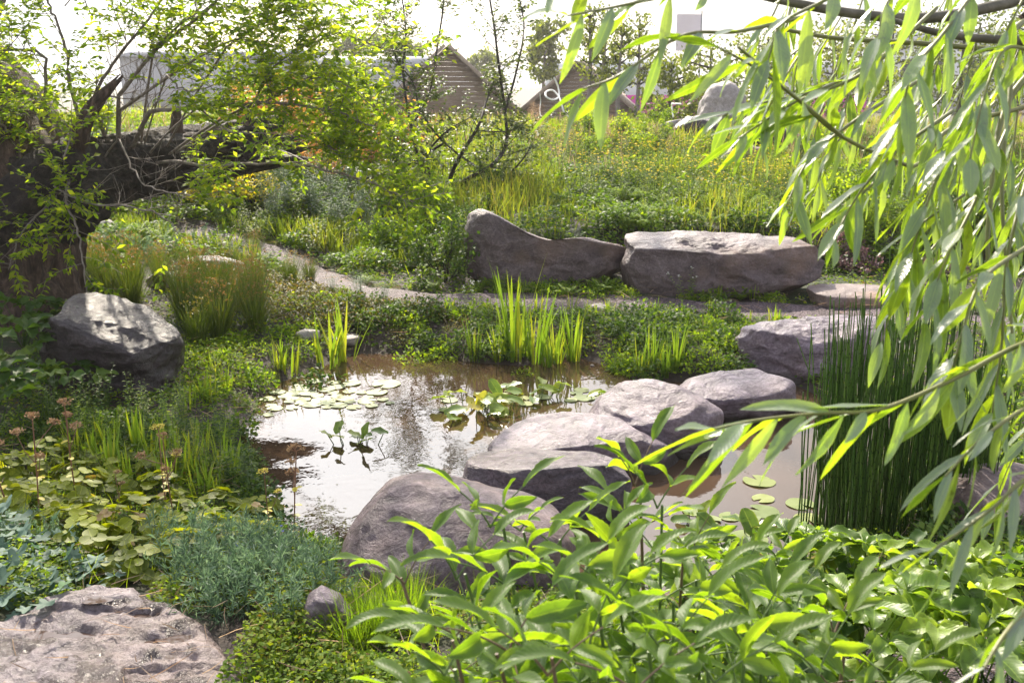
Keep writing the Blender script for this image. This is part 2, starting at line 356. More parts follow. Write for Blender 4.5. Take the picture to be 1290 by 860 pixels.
def plainmat(name, cols, scale=20, rough=.7, bump=.4, bdist=.01, stretch=(1, 1, 1), coord='Object', metallic=0, spec=.5):
    m, nt = newmat(name); out = N(nt, 'ShaderNodeOutputMaterial'); p = N(nt, 'ShaderNodeBsdfPrincipled')
    tc = N(nt, 'ShaderNodeTexCoord'); mp = N(nt, 'ShaderNodeMapping'); mp.inputs['Scale'].default_value = stretch; L(nt, tc.outputs[coord], mp.inputs[0])
    n = N(nt, 'ShaderNodeTexNoise', Scale=scale, Detail=7.0, Roughness=.65); L(nt, mp.outputs[0], n.inputs['Vector'])
    k = len(cols); c = ramp(nt, [(0.3+0.4*i/max(1, k-1), cc) for i, cc in enumerate(cols)], n.outputs['Fac'])
    L(nt, c, p.inputs['Base Color']); p.inputs['Roughness'].default_value = rough; p.inputs['Metallic'].default_value = metallic; p.inputs['Specular IOR Level'].default_value = spec
    b = N(nt, 'ShaderNodeBump', Strength=bump, Distance=bdist); L(nt, n.outputs['Fac'], b.inputs['Height']); L(nt, b.outputs[0], p.inputs['Normal'])
    L(nt, p.outputs[0], out.inputs[0]); return m
# ------------------------------------------------------------------ shared materials
M = {}
M['soil'] = None
def soilmat():
    m, nt = newmat('soil'); out = N(nt, 'ShaderNodeOutputMaterial'); p = N(nt, 'ShaderNodeBsdfPrincipled')
    tc = N(nt, 'ShaderNodeTexCoord')
    a = N(nt, 'ShaderNodeTexNoise', Scale=1.7, Detail=6.0, Roughness=.6); L(nt, tc.outputs['Object'], a.inputs['Vector'])
    b = N(nt, 'ShaderNodeTexNoise', Scale=38.0, Detail=8.0, Roughness=.75); L(nt, tc.outputs['Object'], b.inputs['Vector'])
    c1 = ramp(nt, [(.3, (.018, .012, .010)), (.5, (.040, .027, .022)), (.72, (.085, .058, .048))], b.outputs['Fac'])
    c2 = ramp(nt, [(.3, (.014, .020, .007)), (.5, (.028, .045, .012)), (.72, (.06, .08, .02))], b.outputs['Fac'])
    f = ramp(nt, [(.45, (0, 0, 0)), (.58, (1, 1, 1))], a.outputs['Fac'])
    # under water the bottom is brown silt
    ps = N(nt, 'ShaderNodeSeparateXYZ'); L(nt, tc.outputs['Object'], ps.inputs[0])
    mr = N(nt, 'ShaderNodeMapRange'); L(nt, ps.outputs['Z'], mr.inputs[0]); mr.inputs[1].default_value = .10; mr.inputs[2].default_value = .17; mr.inputs[3].default_value = 0; mr.inputs[4].default_value = 1
    mu = N(nt, 'ShaderNodeMath', operation='MULTIPLY'); L(nt, f, mu.inputs[0]); L(nt, mr.outputs[0], mu.inputs[1])
    mx = N(nt, 'ShaderNodeMixRGB'); L(nt, mu.outputs[0], mx.inputs[0]); L(nt, c1, mx.inputs[1]); L(nt, c2, mx.inputs[2]); L(nt, mx.outputs[0], p.inputs['Base Color'])
    p.inputs['Roughness'].default_value = .8
    bp = N(nt, 'ShaderNodeBump', Strength=.9, Distance=.02); L(nt, b.outputs['Fac'], bp.inputs['Height']); L(nt, bp.outputs[0], p.inputs['Normal'])
    L(nt, p.outputs[0], out.inputs[0]); return m
def gravelmat(name, cols, scale=85):
    m, nt = newmat(name); out = N(nt, 'ShaderNodeOutputMaterial'); p = N(nt, 'ShaderNodeBsdfPrincipled')
    tc = N(nt, 'ShaderNodeTexCoord'); v = N(nt, 'ShaderNodeTexVoronoi', Scale=scale); L(nt, tc.outputs['Object'], v.inputs['Vector'])
    s = N(nt, 'ShaderNodeSeparateColor'); L(nt, v.outputs['Color'], s.inputs[0])
    n = N(nt, 'ShaderNodeTexNoise', Scale=5.0, Detail=6.0); L(nt, tc.outputs['Object'], n.inputs['Vector'])
    ad = N(nt, 'ShaderNodeMath', operation='MULTIPLY_ADD'); L(nt, n.outputs['Fac'], ad.inputs[0]); ad.inputs[1].default_value = 1.3; ad.inputs[2].default_value = -.65
    a2 = N(nt, 'ShaderNodeMath', operation='ADD', use_clamp=True); L(nt, ad.outputs[0], a2.inputs[0]); L(nt, s.outputs[0], a2.inputs[1])
    c = ramp(nt, [(i/(len(cols)-1), k) for i, k in enumerate(cols)], a2.outputs[0]); L(nt, c, p.inputs['Base Color']); p.inputs['Roughness'].default_value = .7
    bp = N(nt, 'ShaderNodeBump', Strength=1.0, Distance=.012); bp.invert = True; L(nt, v.outputs['Distance'], bp.inputs['Height']); L(nt, bp.outputs[0], p.inputs['Normal'])
    L(nt, p.outputs[0], out.inputs[0]); return m
def watermat(name, col, ripple=0.5, rough=.015, murk=True):
    m, nt = newmat(name); out = N(nt, 'ShaderNodeOutputMaterial'); p = N(nt, 'ShaderNodeBsdfPrincipled')
    tc = N(nt, 'ShaderNodeTexCoord'); mp = N(nt, 'ShaderNodeMapping'); mp.inputs['Scale'].default_value = (1, .8, 1); L(nt, tc.outputs['Object'], mp.inputs[0])
    n1 = N(nt, 'ShaderNodeTexNoise', Scale=3.2, Detail=2.0, Roughness=.45); L(nt, mp.outputs[0], n1.inputs['Vector'])
    n2 = N(nt, 'ShaderNodeTexNoise', Scale=17.0, Detail=2.0, Roughness=.5); L(nt, mp.outputs[0], n2.inputs['Vector'])
    nc = N(nt, 'ShaderNodeTexNoise', Scale=.9, Detail=3.0); L(nt, tc.outputs['Object'], nc.inputs['Vector'])
    c = ramp(nt, [(.35, tuple(v*.75 for v in col)), (.65, tuple(v*1.2 for v in col))], nc.outputs['Fac']); L(nt, c, p.inputs['Base Color'])
    p.inputs['Roughness'].default_value = rough; p.inputs['IOR'].default_value = 1.33; p.inputs['Specular IOR Level'].default_value = .5
    msk = N(nt, 'ShaderNodeMapRange'); L(nt, nc.outputs['Fac'], msk.inputs[0]); msk.inputs[1].default_value = .4; msk.inputs[2].default_value = .6; msk.inputs[3].default_value = ripple*.35; msk.inputs[4].default_value = ripple
    b1 = N(nt, 'ShaderNodeBump', Distance=.016); L(nt, msk.outputs[0], b1.inputs['Strength']); L(nt, n1.outputs['Fac'], b1.inputs['Height'])
    b2 = N(nt, 'ShaderNodeBump', Distance=.009); L(nt, msk.outputs[0], b2.inputs['Strength']); L(nt, n2.outputs['Fac'], b2.inputs['Height']); L(nt, b1.outputs[0], b2.inputs['Normal'])
    L(nt, b2.outputs[0], p.inputs['Normal']); L(nt, p.outputs[0], out.inputs[0]); return m
M['soil'] = soilmat()
M['gravel'] = gravelmat('gravel', [(.022, .012, .015), (.054, .033, .040), (.098, .066, .078), (.17, .122, .138)])
M['water'] = watermat('pond_water', (.072, .045, .027), ripple=.16)
M['puddle'] = watermat('puddle_water', (.075, .050, .042), ripple=.5, rough=.03)
M['puddle'].node_tree.nodes['Principled BSDF'].inputs['Specular IOR Level'].default_value = .22
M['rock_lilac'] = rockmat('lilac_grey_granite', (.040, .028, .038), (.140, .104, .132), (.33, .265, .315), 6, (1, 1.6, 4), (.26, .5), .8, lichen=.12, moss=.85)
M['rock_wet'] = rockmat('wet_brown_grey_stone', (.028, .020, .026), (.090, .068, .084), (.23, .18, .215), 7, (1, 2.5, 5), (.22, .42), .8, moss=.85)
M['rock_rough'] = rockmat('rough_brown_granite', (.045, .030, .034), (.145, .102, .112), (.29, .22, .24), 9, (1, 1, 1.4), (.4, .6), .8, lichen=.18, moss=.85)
M['rock_dark'] = rockmat('dark_wet_gneiss', (.012, .009, .010), (.034, .025, .029), (.11, .09, .10), 5, (1, 1.5, 5), (.22, .38), .8)
M['rock_bench'] = rockmat('weathered_brown_stone', (.042, .029, .032), (.105, .076, .082), (.215, .168, .180), 6, (1, 1, 2.2), (.4, .7), 1.0, lichen=.25, stain=.3)
M['rock_red'] = rockmat('rusty_stone', (.08, .052, .05), (.17, .125, .118), (.29, .23, .22), 6, (1, 1, 3), (.5, .7), .6, lichen=.6)
M['rock_pale'] = rockmat('pale_speckled_stone', (.16, .135, .13), (.28, .25, .245), (.42, .39, .38), 9, (1, 1, 1), (.6, .8), .4)
M['slab'] = rockmat('pale_layered_slab', (.050, .036, .038), (.175, .140, .150), (.38, .32, .345), 7, (1, 1, 1), (.25, .5), 1.0, lichen=.15, stain=.85)

# ------------------------------------------------------------------ ground
def axis(lo, hi, step, far, grow=1.22):
    a = list(np.arange(lo, hi+1e-6, step)); s = step; x = hi
    while x < far: s *= grow; x += s; a.append(x)
    s = step; x = lo
    while x > -far: s *= grow; x -= s; a.insert(0, x)
    return np.array(a)
gx = axis(-6.0, 6.0, .07, 2500); gy = axis(.4, 14.0, .07, 2500)
X, Y = np.meshgrid(gx, gy); Z = hbase(X, Y)
Z = Z + fbm(np.stack([X*9, Y*9, X*0], -1), 3, 3)*.008*(sdist(X, Y, POND) > .1)
g = Geo(); nx, ny = len(gx), len(gy)
i = np.arange(ny-1)[:, None]; j = np.arange(nx-1)[None]
f = np.stack([i*nx+j, i*nx+j+1, (i+1)*nx+j+1, (i+1)*nx+j], -1).reshape(-1, 4)
g.add(np.stack([X, Y, Z], -1).reshape(-1, 3), None, f)
tag(geo_obj('ground', g, M['soil']), kind='structure')

# water: one level sheet inside the pond basin
wp = POND + (POND-POND.mean(0))*.06
wx0, wy0 = wp.min(0)-.1; wx1, wy1 = wp.max(0)+.1
g = Geo(); nxx = 40
X, Y = np.meshgrid(np.linspace(wx0, wx1, nxx), np.linspace(wy0, wy1, nxx)); keep = sdist(X, Y, POND) < .22
i = np.arange(nxx-1)[:, None]; j = np.arange(nxx-1)[None]
f = np.stack([i*nxx+j, i*nxx+j+1, (i+1)*nxx+j+1, (i+1)*nxx+j], -1)
kf = keep[:-1, :-1] | keep[1:, :-1] | keep[:-1, 1:] | keep[1:, 1:]
g.add(np.stack([X, Y, X*0], -1).reshape(-1, 3), None, f[kf])
tag(geo_obj('pond_water', g, M['water']), kind='structure')

# gravel path winding past the benches
PATH_PX = [(240,292),(270,303),(330,318),(385,338),(430,362),(500,374),(600,378),(700,380),(800,384),(900,388),(1000,394),(1100,398),(1200,404),(1330,415)]
PATHC = spline([gp(x, y)[:2] for x, y in PATH_PX], 160)
def path_strip(C, wid, seed):
    g = Geo(); T = norm(np.gradient(C, axis=0)); S = np.stack([-T[:, 1], T[:, 0]], -1); m = 15
    s = np.linspace(-1, 1, m); wv = wid*(1+.25*fbm(np.stack([C[:, 0]*1.5, C[:, 1]*1.5, C[:, 0]*0], -1), seed, 3))
    P = C[:, None]+S[:, None]*(s[None, :, None]*wv[:, None, None])
    P = P+.03*np.stack([vnoise(np.stack([P[..., 0]*9, P[..., 1]*9, P[..., 0]*0], -1), 4), vnoise(np.stack([P[..., 0]*9, P[..., 1]*9, P[..., 0]*0+5], -1), 4)], -1)
    z = hbase(P[..., 0], P[..., 1])+.016-.03*(np.abs(s)[None]**6)
    n = len(C); i = np.arange(n-1)[:, None]; j = np.arange(m-1)[None]
    g.add(np.concatenate([P, z[..., None]], -1).reshape(-1, 3), None, np.stack([i*m+j, i*m+j+1, (i+1)*m+j+1, (i+1)*m+j], -1).reshape(-1, 4)); return g
tag(geo_obj('gravel_path', path_strip(PATHC, .25, 8), M['gravel']), kind='structure')
c2 = spline([gp(x, y)[:2] for x, y in [(1110,872),(1200,845),(1290,825),(1400,800)]], 60)
tag(geo_obj('gravel_patch', path_strip(c2, .30, 9), M['gravel']), kind='structure')
PATHALL = np.vstack([PATHC[::3], c2[::3]])
def pdist(x, y):
    x = np.asarray(x, float); y = np.asarray(y, float)
    return np.sqrt(np.min((x[..., None]-PATHALL[:, 0])**2+(y[..., None]-PATHALL[:, 1])**2, -1))

# ------------------------------------------------------------------ rocks
FWD = np.array([0, math.cos(PITCH), -math.sin(PITCH)]); UPV = np.array([0, math.sin(PITCH), math.cos(PITCH)]); RT = np.array([1.0, 0, 0])
def cubesphere(n):
    V = []; F = []; k = 0
    t = np.tan(np.linspace(-1, 1, n+1)*math.pi/4)
    A, B = np.meshgrid(t, t); one = np.ones_like(A)
    for f in [(one, A, B), (-one, B, A), (B, one, A), (A, -one, B), (A, B, one), (B, A, -one)]:
        v = norm(np.stack(f, -1)).reshape(-1, 3); i = np.arange(n)[:, None]; j = np.arange(n)[None]; m = n+1
        V.append(v); F.append(np.stack([i*m+j, i*m+j+1, (i+1)*m+j+1, (i+1)*m+j], -1).reshape(-1, 4)+k); k += len(v)
    V = np.concatenate(V); F = np.concatenate(F)
    key = np.round(V, 6); _, idx, inv = np.unique(key, axis=0, return_index=True, return_inverse=True)
    return V[idx], inv.reshape(-1)[F]
ROCKS = []
def rock_geo(outline, depth, thick, planes=(), namp=.03, nfreq=3.0, ridge=0.0, seed=1, sq=.75, n=44, layers=None):
    """a boulder: an irregular closed body whose front view is the given outline (pixels, turned to metres at its own depth)"""
    O = np.array([((x-PCX)/FPX*depth, (PCY-y)/FPX*depth) for x, y in outline]); c = O.mean(0)
    O = np.concatenate([O, O[:1]]); seg = []
    for a, b in zip(O[:-1], O[1:]):
        for t in np.linspace(0, 1, 12, endpoint=False): seg.append(a*(1-t)+b*t)
    seg = np.array(seg)-c; th = np.arctan2(seg[:, 1], seg[:, 0]); r = np.hypot(seg[:, 0], seg[:, 1]); o = np.argsort(th); th, r = th[o], r[o]
    grid = np.linspace(-math.pi, math.pi, 181)[:-1]; rr = np.interp(grid, th, r, period=2*math.pi)
    k = np.array([1, 3, 5, 3, 1.]); k /= k.sum(); rr = sum(kk*np.roll(rr, s) for kk, s in zip(k, range(-2, 3)))
    D, F = cubesphere(n)
    rho = np.sqrt(D[:, 0]**2+D[:, 2]**2); ang = np.arctan2(D[:, 2], D[:, 0]); Rr = np.interp(ang, grid, rr, period=2*math.pi)
    u = Rr*rho**sq*np.cos(ang); v = Rr*rho**sq*np.sin(ang); w = np.sign(D[:, 1])*np.abs(D[:, 1])**sq*thick
    P = u[:, None]*RT+v[:, None]*UPV+w[:, None]*FWD
    size = max(rr.mean(), .05)
    for (nx_, ny_, nz_, off) in planes:
        nn = norm(np.array([nx_, ny_, nz_], float)); s = P@nn-off*size
        s = np.where(s > 0, s, 0); P = P-nn*(s*.88)[:, None]
    dn = norm(P*np.array([1/size, 1/thick, 1/size])[None])
    d = fbm(P*nfreq/size*.5+seed*3.1, seed, 5, .5)*namp*size
    if ridge: 
        q = P@norm(np.array([.35, .25, 1.0])); d = d+ridge*size*(1-np.abs(vnoise(np.stack([q*9/size*.5, P[:, 0]*1.2/size, P[:, 1]*1.2/size], -1)+seed, seed+3)))*.5
    P = P+dn*d[:, None]
    C = np.array([0, 0, CAMZ])+FWD*depth+RT*c[0]+UPV*c[1]
    g = Geo(); g.add(P+C, None, F); return g, C
def fdepth(P): return float((np.asarray(P)-np.array([0, 0, CAMZ]))@FWD)
def rock(outline, base, thick, mat, label, name='boulder', cat='boulder', group=None, tw=.6, **kw):
    D = fdepth(gp(*base))+thick*tw
    g, C = rock_geo(outline, D, thick, **kw)
    o = geo_obj(name, g, M[mat], origin=C); tag(o, label, cat, group)
    v = np.concatenate(g.v); ROCKS.append((v[:, 0].min(), v[:, 0].max(), v[:, 1].min(), v[:, 1].max(), v[:, 2].max())); return o

rock([(420,752),(430,698),(455,645),(488,610),(520,598),(565,603),(615,612),(665,626),(702,642),(722,668),(720,720),(690,770),(600,800),(500,800),(432,785)], (560,748), .40, 'rock_rough',
     'big rough brown boulder nearest the camera at the end of the stepping stones', planes=[(-.15, -.55, .85, .78), (0, -1, .12, 1.1)], namp=.05, nfreq=4, seed=3)
rock([(583,603),(590,580),(606,566),(650,564),(720,568),(768,578),(792,600),(790,640),(760,672),(700,680),(640,668),(592,635)], (690,664), .22, 'rock_wet',
     'low wet grey stepping stone with a dark cleft, second from the camera', name='stepping_stone', cat='stepping stone', group='stepping stones across the pond', planes=[(0, .10, 1, .46), (.3, -.9, .3, .70)], namp=.06, ridge=.09, seed=5)
rock([(616,562),(640,540),(680,523),(722,520),(780,529),(830,552),(858,575),(866,600),(852,648),(800,668),(700,650),(640,610)], (770,597), .30, 'rock_lilac',
     'longest lilac grey stepping stone with a dark broken right end', name='stepping_stone', cat='stepping stone', group='stepping stones across the pond', planes=[(-.12, -.25, 1, .50), (.0, -1, .2, .55), (.75, -.6, .15, .95)], namp=.06, ridge=.05, seed=8)
rock([(743,524),(757,502),(787,485),(815,480),(848,489),(880,498),(905,516),(908,560),(870,600),(800,590),(758,560)], (830,570), .32, 'rock_lilac',
     'rounded pale stepping stone with curved layers, fourth from the camera', name='stepping_stone', cat='stepping stone', group='stepping stones across the pond', planes=[(-.2, -.35, 1, .62)], namp=.05, ridge=.10, seed=11)
rock([(852,494),(870,477),(908,467),(955,466),(992,480),(1000,515),(965,545),(880,540)], (920,528), .28, 'rock_lilac',
     'farthest small grey stepping stone just before the right bank boulder', name='stepping_stone', cat='stepping stone', group='stepping stones across the pond', planes=[(-.1, -.3, 1, .55)], namp=.05, ridge=.06, seed=13)
rock([(932,428),(945,412),(985,406),(1030,402),(1080,397),(1112,405),(1120,440),(1095,470),(1040,486),(985,488),(942,470)], (1010,476), .30, 'rock_lilac',
     'craggy lilac boulder with folded layers behind the horsetail stems', planes=[(-.1, -.35, 1, .55), (-.5, -.8, .1, .85)], namp=.07, nfreq=5, ridge=.14, seed=21)
rock([(60,432),(78,402),(98,378),(125,369),(152,376),(186,394),(212,414),(219,432),(214,462),(196,500),(160,526),(100,528),(66,490)], (140,510), .34, 'rock_dark',
     'dark wet boulder with a shining sloping top at the foot of the old tree', planes=[(.34, -.30, .88, .40), (-.25, -1, -.22, .46), (.9, -.5, -.1, .75)], namp=.07, nfreq=4, ridge=.16, seed=34, n=60)
rock([(586,305),(588,284),(593,271),(606,265),(621,267),(634,278),(652,291),(680,302),(716,309),(748,304),(770,298),(784,302),(789,320),(780,342),(745,358),(690,368),(630,368),(592,345)], (690,361), .30, 'rock_bench',
     'curved stone bench hollowed like a saddle against the meadow bank', name='stone_bench', cat='stone bench', planes=[(0, -1, .10, .70), (0, -.5, 1, 1.0)], namp=.07, nfreq=3.5, ridge=.08, seed=42, sq=.55, n=56)
rock([(788,335),(790,302),(803,292),(860,291),(930,294),(1000,299),(1024,312),(1032,332),(1022,356),(960,374),(880,384),(810,372),(794,352)], (900,374), .32, 'rock_bench',
     'long flat topped stone block beside the curved bench', name='stone_bench', cat='stone bench', planes=[(0, -.18, 1, .34), (-.2, -1, -.05, .60), (.35, -1, .3, .80)], namp=.09, nfreq=4, ridge=.16, seed=47, sq=.55, n=56)
rock([(1020,362),(1030,354),(1080,354),(1150,360),(1158,375),(1140,392),(1080,396),(1028,390)], (1085,386), .22, 'rock_red',
     'low rusty flat stone at the right end of the benches', name='flat_stone', cat='stone', planes=[(0, -.1, 1, .2)], namp=.04, ridge=.1, seed=52, sq=.6)
rock([(738,394),(745,384),(757,381),(768,385),(774,396),(768,404),(745,404)], (757,397), .06, 'rock_pale', 'little pale wedge of stone lying on the path in front of the bench', name='small_stone', cat='stone', planes=[(.2, -.3, 1, .6)], namp=.05, seed=55, n=14)
rock([(220,344),(228,330),(250,323),(280,323),(305,330),(312,344),(300,362),(240,364)], (265,354), .26, 'rock_pale', 'rounded pale sunlit boulder behind the tall rushes', planes=[(0, -.2, 1, .75)], namp=.05, seed=58, n=28)
rock([(186,352),(200,342),(220,343),(234,352),(230,368),(192,368)], (210,362), .14, 'rock_pale', 'small pale stone left of the sunlit boulder in the rushes', name='small_stone', cat='stone', namp=.06, seed=60, n=18)
rock([(120,296),(128,281),(138,276),(152,290),(150,300),(126,302)], (137,298), .10, 'rock_pale', 'small white stone behind the old tree trunk', name='small_stone', cat='stone', namp=.05, seed=61, n=14)
rock([(383,768),(390,748),(402,739),(427,750),(443,772),(444,806),(420,822),(393,808)], (412,812), .085, 'rock_lilac', 'small smooth grey stone leaning by the biggest boulder', name='small_stone', cat='stone', planes=[(.3, -.8, .2, .8)], namp=.05, seed=64, n=28)
rock([(398,424),(410,415),(440,416),(455,424),(450,436),(410,438)], (425,432), .14, 'rock_pale', 'flat wet stone at the water edge behind the yellow green blades', name='flat_stone', cat='stone', namp=.04, seed=66, n=20, planes=[(0, 0, 1, .2)])
rock([(370,420),(385,414),(402,416),(404,428),(380,430)], (388,428), .08, 'rock_pale', 'little stone half hidden in moss by the water edge', name='small_stone', cat='stone', namp=.05, seed=67, n=14)
rock([(1205,640),(1218,605),(1250,588),(1300,585),(1350,610),(1360,680),(1300,712),(1225,705)], (1260,690), .26, 'rock_red', 'reddish mossy boulder at the right edge beyond the horsetails', planes=[(-.3, -.3, 1, .7)], namp=.06, seed=70)
rock([(940,182),(952,168),(972,162),(990,166),(1005,174),(1012,190),(950,196)], (980,192), .4, 'rock_dark', 'dark rounded rock on the meadow crest behind the willow leaves', namp=.08, seed=72, n=24)
rock([(905,205),(915,192),(940,184),(960,190),(965,210),(915,216)], (935,208), .3, 'rock_red', 'brown rock on the meadow crest left of the dark one', namp=.08, seed=73, n=24)
rock([(878,152),(882,128),(895,110),(915,106),(935,120),(940,150),(930,170),(885,170)], (905,166), .5, 'rock_pale', 'upright white topped boulder on the crest behind the slate ledge', namp=.08, seed=76, n=28)
rock([(845,165),(862,150),(885,150),(905,160),(905,180),(850,182)], (875,178), .4, 'rock_dark', 'dark stone carrying the thin slate ledge', namp=.08, seed=77, n=20)
# thin slate ledge
_d = fdepth(gp(870, 172)); g, C = rock_geo([(822,163),(836,156),(870,151),(905,146),(912,149),(900,154),(865,159),(835,167)], _d, .25, namp=.03, seed=81, n=18, sq=.5)
tag(geo_obj('slate_slab', g, M['rock_pale'], origin=C), 'thin tilted slate slab resting on a dark stone on the crest', 'slate slab')

# foreground slab: broad, with hollows that hold rain
ZS = .40
SL = np.array([atz(x, y, ZS)[:2] for x, y in [(-40,772),(0,764),(60,748),(128,733),(184,727),(203,744),(240,752),(270,780),(288,812),(312,836),(345,858),(372,900),(380,1000),(-300,1000),(-300,800)]])
hol = [(atz(x, y, ZS)[:2], rx, ry, dp) for x, y, rx, ry, dp in [(72,790,.115,.035,.017),(122,761,.035,.018,.012),(182,768,.050,.026,.015),(190,806,.05,.024,.012),(228,800,.050,.036,.018),(214,824,.022,.014,.010)]]
x0, y0 = SL.min(0)-.02; x1, y1 = SL.max(0)+.02; x0 = max(x0, -2.6)
gx = np.arange(x0, x1, .008); gy = np.arange(max(y0, 1.0), y1, .008); X, Y = np.meshgrid(gx, gy)
wrp = fbm(np.stack([X*5, Y*5, X*0], -1), 31, 3)*.022
di = -sdist(X, Y, SL)+wrp
Zt = ZS+fbm(np.stack([X*3.2, Y*3.2, X*0], -1), 33, 3)*.012+fbm(np.stack([X*14+Y*5, Y*20, X*0], -1), 35, 4)*.012+np.abs(fbm(np.stack([X*30, Y*38, X*0], -1), 39, 3))*-.004
stepn = vnoise(np.stack([X*2.6+1.2, Y*6.5, X*0], -1), 37); Zt = Zt-.016*sstep(stepn+.25*vnoise(np.stack([X*17, Y*17, X*0], -1), 38), .12, .2)
for c, rx, ry, dp in hol: Zt = Zt-dp*np.exp(-((X-c[0])/rx)**2-((Y-c[1])/ry)**2)
Zt = Zt-.06*(1-sstep(di, 0, .07))**2-.30*(1-sstep(di, -.03, .012))
g = Geo(); nx, ny = len(gx), len(gy); i = np.arange(ny-1)[:, None]; j = np.arange(nx-1)[None]
f = np.stack([i*nx+j, i*nx+j+1, (i+1)*nx+j+1, (i+1)*nx+j], -1); kk = di > -.045
kf = kk[:-1, :-1] & kk[1:, :-1] & kk[:-1, 1:] & kk[1:, 1:]
g.add(np.stack([X, Y, Zt], -1).reshape(-1, 3), None, f[kf])
C = np.array([-1.0, 2.0, ZS-.2])
slab = tag(geo_obj('rock_slab', g, M['slab'], origin=C), 'broad pale rock slab with rain puddles in the near left corner', 'rock slab')
for c, rx, ry, dp in hol:
    g = Geo(); k = 28; an = np.linspace(0, 2*math.pi, k, endpoint=False)
    ix = np.argmin(np.abs(gx-c[0])); iy = np.argmin(np.abs(gy-c[1])); zl = Zt[iy, ix]+dp*.50
    rr_ = 1.3+.15*np.sin(an*3+c[0]*9)
    v = np.stack([c[0]+rx*rr_*np.cos(an), c[1]+ry*rr_*np.sin(an), np.full(k, zl)], -1)
    v = np.concatenate([[[c[0], c[1], zl]], v]); g.add(v-C, [(0, 1+a, 1+(a+1) % k) for a in range(k)])
    geo_obj('puddle', g, M['puddle'], parent=slab)
ROCKS.append((SL[:, 0].min(), SL[:, 0].max()-.25, SL[:, 1].min(), SL[:, 1].max()-.12, 9))

# ------------------------------------------------------------------ far structures
def box(g, c, s, rz=0.0, taper=None):
    c = np.asarray(c, float); x, y, z = [v/2 for v in s]
    v = np.array([(-x,-y,-z),(x,-y,-z),(x,y,-z),(-x,y,-z),(-x,-y,z),(x,-y,z),(x,y,z),(-x,y,z)])
    ca, sa = math.cos(rz), math.sin(rz); v = v@np.array([[ca, sa, 0], [-sa, ca, 0], [0, 0, 1]])
    g.add(v+c, None, [(0,3,2,1),(4,5,6,7),(0,1,5,4),(1,2,6,5),(2,3,7,6),(3,0,4,7)])
M['timber'] = plainmat('weathered_timber', [(.11, .075, .05), (.18, .125, .085), (.26, .195, .14)], 6, .8, .5, .01, (1, 1, 9))
M['shingle'] = plainmat('roof_boards', [(.20, .15, .11), (.30, .235, .18), (.40, .33, .27)], 8, .8, .6, .02, (6, 1, 1))
M['greywall'] = plainmat('grey_cladding', [(.36, .36, .40), (.42, .42, .46)], .6, .6, .1, .01, (8, 1, .1))
M['whitewall'] = plainmat('white_canvas', [(.72, .72, .74), (.82, .82, .84)], .5, .6, .1, .01)
M['magenta'] = plainmat('magenta_hoarding', [(.70, .055, .42), (.78, .08, .48)], .4, .45, .1, .01)
M['dark'] = plainmat('dark_glass', [(.03, .03, .035), (.05, .05, .055)], 1, .2, .05, .01)
M['whitewire'] = plainmat('white_rope', [(.72, .72, .70), (.85, .85, .83)], 40, .5, .4, .004)

def hut(apex_px, Y, half, label, depth_len=6.0, rz=0.0):
    A = aty(apex_px[0], apex_px[1], Y); zb = hz(A[0], Y)-.05; H = A[2]-zb
    root = thing('timber_hut', (A[0], Y, zb), label, 'hut', 'timber huts behind the meadow', rz)
    g = Geo(); nb = 16; hb = H/nb
    for k in range(nb):                     # gable wall: lapped boards
        z0 = k*hb; w0 = half*(1-z0/H); w1 = max(.01, half*(1-(z0+hb)/H)); o = .012
        v = [(-w0, -o, z0), (w0, -o, z0), (w0, .04, z0), (-w0, .04, z0), (-w1, 0, z0+hb-.006), (w1, 0, z0+hb-.006), (w1, .04, z0+hb-.006), (-w1, .04, z0+hb-.006)]
        g.add(v, None, [(0,3,2,1),(4,5,6,7),(0,1,5,4),(1,2,6,5),(2,3,7,6),(3,0,4,7)])
    geo_obj('gable_wall', g, M['timber'], root, smooth=False)
    for s in (-1, 1):
        g = Geo(); e = .12; t = .12
        nrm = norm(np.array([s*H, 0, half]))*t
        p = [np.array([0, y, H]) for y in (-.35, depth_len)]; q = [np.array([s*(half+e), y, -e*H/half]) for y in (-.35, depth_len)]
        off = np.array([s*.02, 0, .0])
        v = [p[0]+off, p[1]+off, q[1]+off, q[0]+off]; v = v+[a+nrm for a in v]
        g.add(np.array(v), None, [(0,1,2,3),(7,6,5,4),(0,3,7,4),(1,5,6,2),(3,2,6,7),(0,4,5,1)])
        geo_obj('roof', g, M['shingle'], root, smooth=False)
    g = Geo(); box(g, (0, -.05, H*.23), (half*.34, .05, H*.46)); geo_obj('door', g, M['timber'], root, smooth=False)
    return root
hut((562, 59), 38, 3.15, 'left timber hut with a pointed gable behind the twisted dark tree', rz=R(6))
hut((729, 79), 40, 2.75, 'right timber hut with a pointed gable seen below the willow tip', rz=R(-8))

